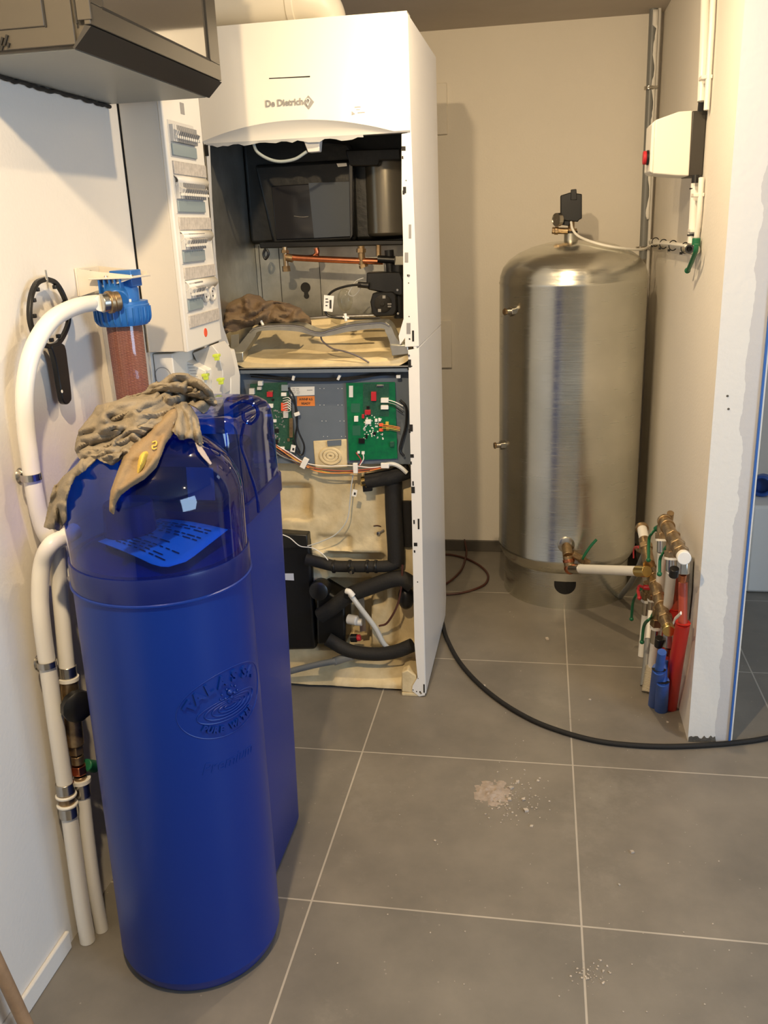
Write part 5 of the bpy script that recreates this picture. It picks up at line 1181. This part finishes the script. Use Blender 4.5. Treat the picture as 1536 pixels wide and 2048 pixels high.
# supply stub behind: white ended bar coming from the corner
As, Bs = at('X', .845, 1284, 1056), at('X', .852, 1298, 1128)
sp_ = thing('supply_bar', As, 'brass and white supply bar behind the lower manifold next to tank', 'pipe')
obj('white_sleeve', MB().cyl(As, between(As, Bs, .34), .0165, n=24), 'pex', sp_); obj('ring', MB().cyl(between(As, Bs, -.03), between(As, Bs, .03), .022, n=28), 'brass', sp_, bevel=.001)
obj('brass_bar', MB().cyl(between(As, Bs, .34), Bs, .019, n=24), 'brass', sp_); obj('hex_union', MB().cyl(between(As, Bs, .5), between(As, Bs, .62), .024, n=6), 'brass', sp_, bevel=.002)
# vertical branches
def branch(nm, label, top, mid, bot, group, lever=None, levcol='green', pipe='pex', r=.0125, conduit=None, angle_=False):
    t = thing(nm, top, label, 'pipe', group)
    obj('valve_body', MB().cyl(top, between(top, mid, .55), r*1.25, n=20), 'brass', t, bevel=.001)
    obj('hex_nut', MB().cyl(between(top, mid, .28), between(top, mid, .5), r*1.6, n=6), 'brass', t, bevel=.001)
    obj('crimp_sleeve', MB().cyl(between(top, mid, .55), mid, r*1.15, n=20), 'nickel', t, bevel=.001)
    obj('joint_flange', MB().cyl(between(top, mid, .50), between(top, mid, .58), r*1.5, n=20), 'pex', t)
    if conduit:
        cm, top_c, rc = conduit; obj('pipe_run', MB().cyl(mid, between(mid, bot, top_c+.04), r*.9, n=20), pipe, t)
        obj('conduit', MB().tube([between(mid, bot, top_c), between(mid, bot, (1+top_c)/2)+Vector((.002, .003, 0)), bot], rc, n=24), cm, t); obj('conduit_mouth', MB().lathe([(rc, 0), (rc*1.03, .001), (rc*.8, .0015), (rc*.78, -.001)], between(mid, bot, top_c), (mid-bot), n=24, caps=False), cm, t)
    else: obj('pipe_run', MB().cyl(mid, bot, r, n=20), pipe, t)
    if lever:
        obj('lever', MB().tube(lever, .0052, n=10, flat=.55), levcol, t, label=('green' if levcol == 'green' else 'red')+' lever'); obj('lever_hub', MB().cyl(lever[0], lever[0]+(top-lever[0]).normalized()*.02, .009, n=12), levcol, t)
        obj('lever_tip', MB().ball(lever[-1], .0075, 10), levcol, t)
    return t
def floor_pt(px, py): return at('Z', 0.0, px, py)
G1 = 'branches under the lower manifold'; G2 = 'branches under the upper manifold'
XB = .862
branch('branch_pipe', 'white branch pipe furthest back under lower manifold, beside the tank foot', at('X', XB, 1296, 1165), at('X', XB, 1291, 1228), floor_pt(1283, 1312), G1, [at('X', XB-.02, 1277, 1178), at('X', XB-.04, 1272, 1190), at('X', XB-.045, 1266, 1205), at('X', XB-.045, 1263, 1238)], 'green')
branch('branch_pipe', 'white branch pipe with red sleeve in the middle under lower manifold', at('X', .872, 1306, 1175), at('X', .872, 1302, 1218), floor_pt(1288, 1372), G1, [at('X', XB-.02, 1287, 1175), at('X', XB-.03, 1279, 1172), at('X', XB-.035, 1276, 1180), at('X', XB-.035, 1279, 1196)], 'redlever', r=.010, conduit=('greypipe', .40, .0125))
branch('branch_pipe', 'white branch pipe entering beige corrugated conduit below lower manifold', at('X', XB, 1316, 1215), at('X', XB, 1309, 1284), at('X', XB, 1303, 1338), G1, [at('X', XB-.01, 1306, 1234), at('X', XB-.03, 1297, 1240), at('X', XB-.035, 1288, 1252), at('X', XB-.035, 1284, 1284)], 'green', r=.0125)
# corrugated conduit rings
tcc = thing('corrugated_conduit', floor_pt(1295, 1385), 'beige corrugated conduit rising from the floor under lower manifold', 'conduit')
c0 = floor_pt(1294, 1385); c1 = at('X', XB, 1303, 1332); c0.z = .001
prof_n = 22; L_ = (c1-c0).length
obj('ribbed_tube', MB().lathe([(.0160+.0022*(k % 2), L_*k/(prof_n*2)) for k in range(prof_n*2+1)], c0, (c1-c0), n=28), mat('beige ribbed plastic', (.52, .47, .36), .5), tcc, ang=80)
# blue conduits
for k, (bx, by, tx, ty, lab) in enumerate(((1309, 1410, 1318, 1338, 'left blue conduit rising from floor beneath the brass end cap'), (1322, 1420, 1325, 1362, 'front blue conduit standing before the other blue one'))):
    f0 = floor_pt(bx, by); t0 = at('X', f0.x-.018, tx, ty)
    t = thing('blue_conduit', f0, lab, 'conduit', 'blue conduits')
    obj('outer_sleeve', MB().tube([f0+Vector((0, 0, .001)), between(f0, t0, .5), t0], .0195, n=24), 'bluepipe', t)
    obj('sleeve_mouth', MB().lathe([(.0195, 0), (.0203, .001), (.016, .0015)], t0, (0, 0, 1), n=24), 'dark', t)
    i1 = at('X', t0.x, tx+6, ty-34) if k == 0 else at('X', t0.x+.004, tx+3, ty-42)
    obj('inner_pipe', MB().cyl(t0-Vector((0, 0, .01)), i1, .0125, n=20), 'bluepipe', t)
# angle connector nickel at the cap of the cold manifold
for (px, py, h, lab, XX) in ((1338, 1283, 26, 'nickel angle connector hanging under bright brass end cap', XM+.008), (1367, 1136, 26, 'nickel angle connector under the upper manifold end', XM+.014)):
    t = thing('angle_connector', at('X', XX, px, py), lab, 'connector', 'nickel angle connectors')
    obj('hex_body', MB().cyl(at('X', XX, px, py-h*.55), at('X', XX, px-1, py+h*.45), .0175, n=6), 'nickel', t, bevel=.002)
    obj('copper_end', MB().cyl(at('X', XX, px-1, py+h*.45), at('X', XX, px-3, py+h*.95), .0105, n=18), 'copper', t)
# branches of the hot manifold
branch('branch_pipe', 'thick white branch pipe under the back end of the upper manifold', at('X', .875, 1325, 1050), at('X', .875, 1324, 1105), at('X', .885, 1318, 1200), G2, [at('X', .86, 1312, 1058), at('X', .845, 1303, 1068), at('X', .84, 1298, 1080), at('X', .838, 1297, 1120)], 'green', r=.0135)
branch('branch_pipe', 'white branch pipe with black collar under the middle of upper manifold', at('X', .870, 1345, 1085), at('X', .870, 1343, 1142), at('X', .885, 1335, 1222), G2, [at('X', .86, 1332, 1100), at('X', .845, 1325, 1108), at('X', .84, 1320, 1120), at('X', .838, 1319, 1148)], 'green', r=.0140)
tb = thing('drain_valve', at('X', .84, 1275, 1098), 'small valve with short red lever beside the tank above lower manifold', 'valve')
obj('valve_body', MB().cyl(at('X', .852, 1290, 1105), at('X', .84, 1276, 1098), .0095), 'brass', tb, bevel=.001); obj('lever', MB().tube([at('X', .835, 1277, 1094), at('X', .83, 1268, 1097), at('X', .83, 1267, 1116)], .005, n=10, flat=.5), 'redlever', tb)
tb = obj('inclined_pipe', MB().tube([floor_pt(1240, 1199)+Vector((0, 0, .012)), at('X', .835, 1262, 1165), at('X', .84, 1276, 1138), at('X', .845, 1290, 1105)], .0105, n=16), 'greypipe'); tag(tb, 'slanted pale grey pipe leaning from the floor behind tank to manifold', 'pipe')
# red conduits
for k, (bx, by, mx_, my_, tx, ty, r_, ipx, ipy, lab) in enumerate((
    (1343, 1416, 1352, 1330, 1366, 1246, .0200, 1366, 1165, 'big bright red conduit at the front below upper manifold'),
    (1330, 1395, 1342, 1300, 1350, 1218, .0170, 1354, 1130, 'middle red conduit half hidden behind the front red one'),
    (1316, 1370, 1330, 1290, 1339, 1210, .0150, 1338, 1100, 'rear red conduit behind white branch pipe'))):
    f0 = floor_pt(bx, by); f0.x = min(f0.x, XR-.025); XX = (.895, .903, .903)[k]; m0 = at('X', XX, mx_, my_); t0 = at('X', XX, tx, ty)
    t = thing('red_conduit', f0, lab, 'conduit', 'red conduits')
    obj('outer_sleeve', MB().tube([f0+Vector((0, 0, .001)), m0, t0], r_, n=24), 'redpipe', t)
    obj('sleeve_mouth', MB().lathe([(r_, 0), (r_*1.05, .001), (r_*.8, .0015)], t0, (0, 0, 1), n=24), 'redpipe', t)
    obj('inner_pipe', MB().cyl(t0-Vector((0, 0, .01)), at('X', XX-.004, ipx, ipy), r_*.62, n=18), 'redbrown', t)
    if k == 0: obj('strap', MB().tube(AX(.87, (1347, 1246), (1350, 1238), (1358, 1230), (1362, 1226)), .005, flat=.4), 'pex', t)
b = MB().prism(AX(XR-.012, (1369, 1110), (1381, 1115), (1378, 1180), (1372, 1240), (1366, 1240), (1371, 1160)), (.008, 0, 0))
t = obj('mounting_rail', b, 'galv', bevel=.001); tag(t, 'dark metal mounting rail on right wall behind the upper manifold', 'rail')
t = obj('black_collar', MB().cyl(at('X', .85, 1349, 1137), at('X', .85, 1347, 1152), .0125), 'black', bevel=.001); tag(t, 'small black collar clipped beside the upper manifold pipe', 'collar')
t = obj('black_collar', MB().cyl(at('X', .85, 1319, 1276), at('X', .85, 1317, 1292), .0125), 'black', bevel=.001); tag(t, 'small black collar clipped beside the lower manifold pipe', 'collar')

# ================================================================== wall box with red button and its conduits
YW_ = .56
pc_ = thing('pump_controller', (XR, YW_+.07, 1.62), 'white and black electrical control box with red round button on right wall', 'control box')
zb0, zb1 = at('Y', YW_, 1395, 352).z, at('Y', YW_, 1400, 221).z
xk = at('Y', YW_, 1385, 221).x; xl = at('Y', YW_, 1310, 240).x
obj('black_base', MB().box((xk, YW_, zb0), (XR-.001, YW_+.15, zb1)), mat('charcoal plastic', (.035, .030, .024), .45), pc_, bevel=.003)
q = [at('Y', YW_-.002, *v) for v in ((1385, 221), (1358, 223), (1311, 240), (1306, 347), (1350, 351), (1378, 352))]
obj('white_cover', MB().prism(q, (0, .155, 0)), 'plastic', pc_, bevel=.003)
q = [at('Y', YW_+.004, *v) for v in ((1311, 240), (1304, 247), (1299, 343), (1306, 347))]
obj('front_lid', MB().prism(q, (0, .14, 0)), 'plastic', pc_, bevel=.003)
c = at('Y', YW_+.04, 1303, 315); btn = obj('button_collar', MB().cyl(c, c+Vector((-.014, 0, 0)), .020, n=28), 'black', pc_, bevel=.002)
obj('red_button', MB().cyl(c+Vector((-.013, 0, 0)), c+Vector((-.024, 0, 0)), .0185, n=28), 'redlever', btn, bevel=.003, label='red push button')
obj('cable_gland', MB().cyl(at('X', XR-.02, 1404, 203), at('X', XR-.02, 1402, 222), .0095), 'black', pc_)
obj('cable_gland', MB().cyl(at('X', XR-.02, 1392, 350), at('X', XR-.02, 1391, 366), .0110), 'black', pc_)
XC = XR-.015
def conduit(lab, pts, r, gr='white conduits by the control box'):
    t = obj('wall_conduit', MB().tube(pts, r, n=18, seg=2), 'pex'); tag(t, lab, 'conduit', gr); return t
conduit('thicker white conduit running from ceiling down to the control box', [at('X', XC, 1411, -30), at('X', XC, 1409, 60), at('X', XC, 1403, 203)], .0115)
conduit('thinner white conduit running from ceiling behind the control box', [at('X', XC+.004, 1427, -30), at('X', XC+.004, 1423, 60), at('X', XC+.004, 1413, 220)], .0075)
conduit('thicker short white conduit below the control box', [at('X', XC, 1391, 366), at('X', XC, 1388, 420), at('X', XC, 1384, 486)], .0125)
conduit('thinner short white conduit below the control box, next to green lever', [at('X', XC+.004, 1403, 355), at('X', XC+.004, 1399, 420), at('X', XC+.004, 1393, 476)], .0075)
conduit('horizontal white conduit with cable ties running from tank corner', [at('X', XR-.012, 1290, 482), at('X', XR-.012, 1330, 487), at('X', XR-.012, 1374, 495)], .010)
for (px, py, lab) in ((1412, 155, 'white pipe clip above the control box'), (1396, 390, 'upper white pipe clip below the control box'), (1389, 461, 'lower white pipe clip near the green lever')):
    c = at('X', XC-.001, px, py); t = obj('conduit_clip', MB().box(c+Vector((-.014, -.016, -.005)), c+Vector((.0145, .030, .005))), 'plastic', bevel=.002); tag(t, lab, 'clip', 'white clips on the conduits')
for (px, py, lab) in ((1390, 377, 'black cable tie just under the control box'), (1385, 470, 'black cable tie near the green lever')):
    c = at('X', XC, px, py); t = obj('cable_tie', MB().tube([c+Vector((.0135*math.cos(a)-.000, .0135*math.sin(a), .0)) for a in np.linspace(0, 2*math.pi, 17)], .0022, n=6, smooth=False), 'black'); tag(t, lab, 'cable tie', 'black cable ties on right wall')
for k, (px, py) in enumerate(((1311, 484), (1327, 488), (1346, 491), (1371, 496))):
    c = at('X', XR-.02, px, py); t = obj('cable_tie', MB().tube([c+Vector((.013*math.cos(a), .002*math.cos(a), .0155*math.sin(a))) for a in np.linspace(0, 2*math.pi, 17)], .0018, n=6, smooth=False).box(c+Vector((-.016, -.003, -.018)), c+Vector((-.008, .003, -.011))), 'black'); tag(t, ('cable tie nearest the tank on horizontal conduit', 'second cable tie from tank on horizontal conduit', 'third cable tie from tank on horizontal conduit', 'cable tie farthest from tank on horizontal conduit')[k], 'cable tie', 'black cable ties on right wall')
gv = thing('isolating_valve', at('X', XC, 1390, 500), 'valve with long green lever at the end of horizontal conduit', 'valve')
obj('valve_body', MB().cyl(at('X', XC-.004, 1374, 497), at('X', XC-.004, 1390, 500), .0145), 'nickel', gv, bevel=.001); obj('valve_eye', MB().lathe([(.012, 0), (.012, .006), (.008, .006), (.008, 0)], at('X', XC-.02, 1380, 498), (-.5, -1, 0), n=20), 'glossblack', gv)
obj('valve_neck', MB().cyl(at('X', XC, 1393, 476), at('X', XC, 1391, 503), .0115), 'green', gv, bevel=.002); obj('green_lever', MB().tube(AX(XC-.012, (1393, 488), (1391, 504), (1384, 522), (1376, 541)), .0065, flat=.6, n=12), 'green', gv, label='green lever'); obj('lever_tip', MB().ball(at('X', XC-.012, 1375, 541), .0085, 12), 'green', gv)
t = obj('plaster_crack', MB().tube(AX(XR-.0005, (1393, 515), (1390, 540), (1386, 562)), .0009, n=4), 'greyprint'); t['kind'] = 'structure'; 

# ================================================================== grey riser pipe in the back corner
XRi = XR-.032; YRi = YB-.075
rp = thing('riser_pipe', (XRi, YRi, 1.28), 'dark grey vertical pipe with peeling white lining in the back right corner', 'pipe')
z0_ = at('X', XRi, 1284, 518).z
z0_ = at('Y', YRi, 1284, 518).z; x0_ = at('Y', YRi, 1286, 510).x; x1_ = at('Y', YRi, 1306, 40).x
obj('grey_pipe', MB().cyl((x0_, YRi, z0_), (x1_, YRi, ZC), .0150, n=24), 'greypipe', rp)
# white lining strip with torn edge
rnd = random.Random(21); L_, R__ = [], []
for i in range(60):
    f_ = i/59; z = z0_+.15+(ZC-z0_-.155)*f_; x = x0_+(x1_-x0_)*((z-z0_)/(ZC-z0_)); 
    wv = .5+.5*math.sin(f_*23+math.sin(f_*9)*2)+.25*rnd.random()
    w_ = (.004+.010*max(0, wv)) if f_ < .93 else .020
    L_.append(Vector((x+.017-w_, YRi-.0165, z))); R__.append(Vector((x+.017, YRi-.0140, z)))
obj('peeling_lining', MB().grid([L_, R__]), 'paper', rp, solid=.0015)
obj('side_conduit', MB().cyl((x0_+.024, YRi-.004, .35), (x1_+.022, YRi-.004, ZC), .0065, n=14), 'plasticg', rp)
for (px, py) in ((1298, 176), (1281, 496)):
    c = at('Y', YRi-.01, px, py); obj('pipe_clamp', MB().cyl(c+Vector((0, 0, -.006)), c+Vector((0, 0, .006)), .0185, n=20), 'nickel', rp, bevel=.001); obj('clamp_bolt', MB().cyl(c+Vector((-.005, -.018, 0)), c+Vector((.03, -.018, 0)), .0038), 'nickel', rp)

# ================================================================== cables and dirt on the floor
def fl_(pts, z=.008): return [at('Z', z, *p) for p in pts]
t = obj('black_cable', MB().tube(fl_(((885, 1245), (893, 1275), (915, 1318), (950, 1360), (1000, 1402), (1060, 1438), (1120, 1462), (1190, 1481), (1260, 1490), (1340, 1493), (1430, 1489), (1500, 1482), (1560, 1472), (1650, 1462))), .0076, n=12), 'rubber')
tag(t, 'thick black cable sweeping across the grey tiles to the doorway', 'cable')
t = obj('brown_cable', MB().tube(fl_(((880, 1108), (905, 1110), (935, 1118), (962, 1133), (976, 1150), (970, 1168), (945, 1180), (915, 1187), (885, 1188)), .006)+[at('Z', .006, 870, 1180)]+fl_(((885, 1172), (905, 1158), (922, 1140), (930, 1120)), .008)+[at('Z', .03, 933, 1100), at('Z', .05, 929, 1080)], .0048, n=10), 'browncable')
tag(t, 'thin brown cable looped on floor between boiler and steel tank', 'cable')
rnd = random.Random(14)
# low mound of plaster dust
c = at('Z', 0, 985, 1585); P = []
N1 = 40
for j in range(N1+1):
    row = []
    for i in range(N1+1):
        u, v = (i/N1-.5)*2, (j/N1-.5)*2; r_ = math.hypot(u, v); x, y = c.x+u*.07, c.y+v*.085
        nz_ = noise.noise(Vector((x*45, y*45, 3)))*.5+noise.noise(Vector((x*130, y*130, 3)))*.4
        h = .008*max(0, 1-r_*1.15)**1.2*(1+nz_)+.007*(nz_-.12)*max(0, 1.0-r_)-.0010
        row.append(Vector((x, y, h)))
    P.append(row)
t = obj('plaster_dust', MB().grid(P), 'dust'); tag(t, 'small heap of pinkish plaster dust on the middle floor tile', 'dust', kind='stuff')
b = MB()
def crumb(b, x, y, s):
    a = rnd.random()*6.28; v = [Vector((rnd.uniform(.6, 1)*sx*s, rnd.uniform(.6, 1)*sy*s, (sz+.7)*s*rnd.uniform(.4, .7))) for sx in (-1, 1) for sy in (-1, 1) for sz in (-.7, .6)]
    R_ = Matrix.Rotation(a, 3, 'Z'); b.poly([R_@p+Vector((x, y, .0005)) for p in v], [(0, 1, 3, 2), (4, 6, 7, 5), (0, 4, 5, 1), (2, 3, 7, 6), (0, 2, 6, 4), (1, 5, 7, 3)])
for k in range(110):
    g = at('Z', 0, rnd.gauss(1025, 26)+(rnd.random()*60 if rnd.random() < .3 else 0), rnd.gauss(1600, 28)); crumb(b, g.x, g.y, rnd.choice((.0010, .0014, .0018, .0026)))
for (px, py, s) in ((1094, 1279, .007), (1022, 1577, .007), (1035, 1565, .005), (1047, 1600, .005), (1052, 1622, .006), (1019, 1600, .006), (1076, 1563, .004), (1180, 1400, .004), (1063, 1653, .004), (968, 1372, .005), (1264, 1705, .005), (1335, 1445, .004), (1020, 1225, .004), (870, 1682, .003), (1238, 1770, .003)):
    g = at('Z', 0, px, py); crumb(b, g.x, g.y, s)
for k in range(130):
    g = at('Z', 0, rnd.uniform(600, 1530), rnd.uniform(1230, 2040))
    if g.y > -.0 and (g.x < .15 or g.x > .92): continue
    crumb(b, g.x, g.y, rnd.choice((.0008, .0011, .0016)))
for k in range(50):
    g = at('Z', 0, rnd.gauss(1180, 22), rnd.gauss(1950, 14)); crumb(b, g.x, g.y, rnd.choice((.0010, .0016, .0022)))
t = obj('plaster_crumbs', b, 'debris', smooth=False); tag(t, 'loose pale plaster crumbs scattered over the floor tiles', 'crumbs', kind='stuff')

# ================================================================== brown cloth stuffed in the boiler
YR_ = BY0+.10
def car_rag(px, py):
    d = ray(px, py); ts = []
    for c_, r_ in ((at('Y', YR_+.03, 500, 632), (.085, .10, .062)), (at('Y', YR_+.06, 575, 640), (.090, .09, .048)), (at('Y', YR_, 470, 655), (.06, .08, .035))):
        t = ell_hit(d, c_, r_)
        if t: ts.append(t)
    return min(ts) if ts else (YR_+.03-CAM.y)/d.y
b = MB()
cloth(b, [(448, 612), (470, 600), (500, 590), (520, 592), (532, 604), (550, 604), (575, 606), (600, 618), (620, 636), (623, 650), (600, 654), (560, 650), (520, 650), (490, 655), (470, 664), (448, 668)], car_rag,
      [([(450, 625), (480, 605), (515, 600), (528, 615)], .016, 6), ([(455, 645), (490, 632), (520, 625)], .016, 6), ([(540, 608), (575, 618), (610, 640)], .014, 6), ([(550, 622), (580, 632), (600, 648)], .010, 5), ([(500, 640), (540, 630), (560, 645)], .013, 6), ([(448, 660), (480, 650), (520, 640)], .012, 5), ([(478, 612), (500, 618), (498, 630)], .012, 4)], 2.6, .008, .016, (.045, .10), 31, -.3)
o = obj('brown_cloth', b, 'linend', solid=.004, ang=80); tag(o, 'bunched brown work cloth stuffed inside the open boiler compartment', 'cloth')
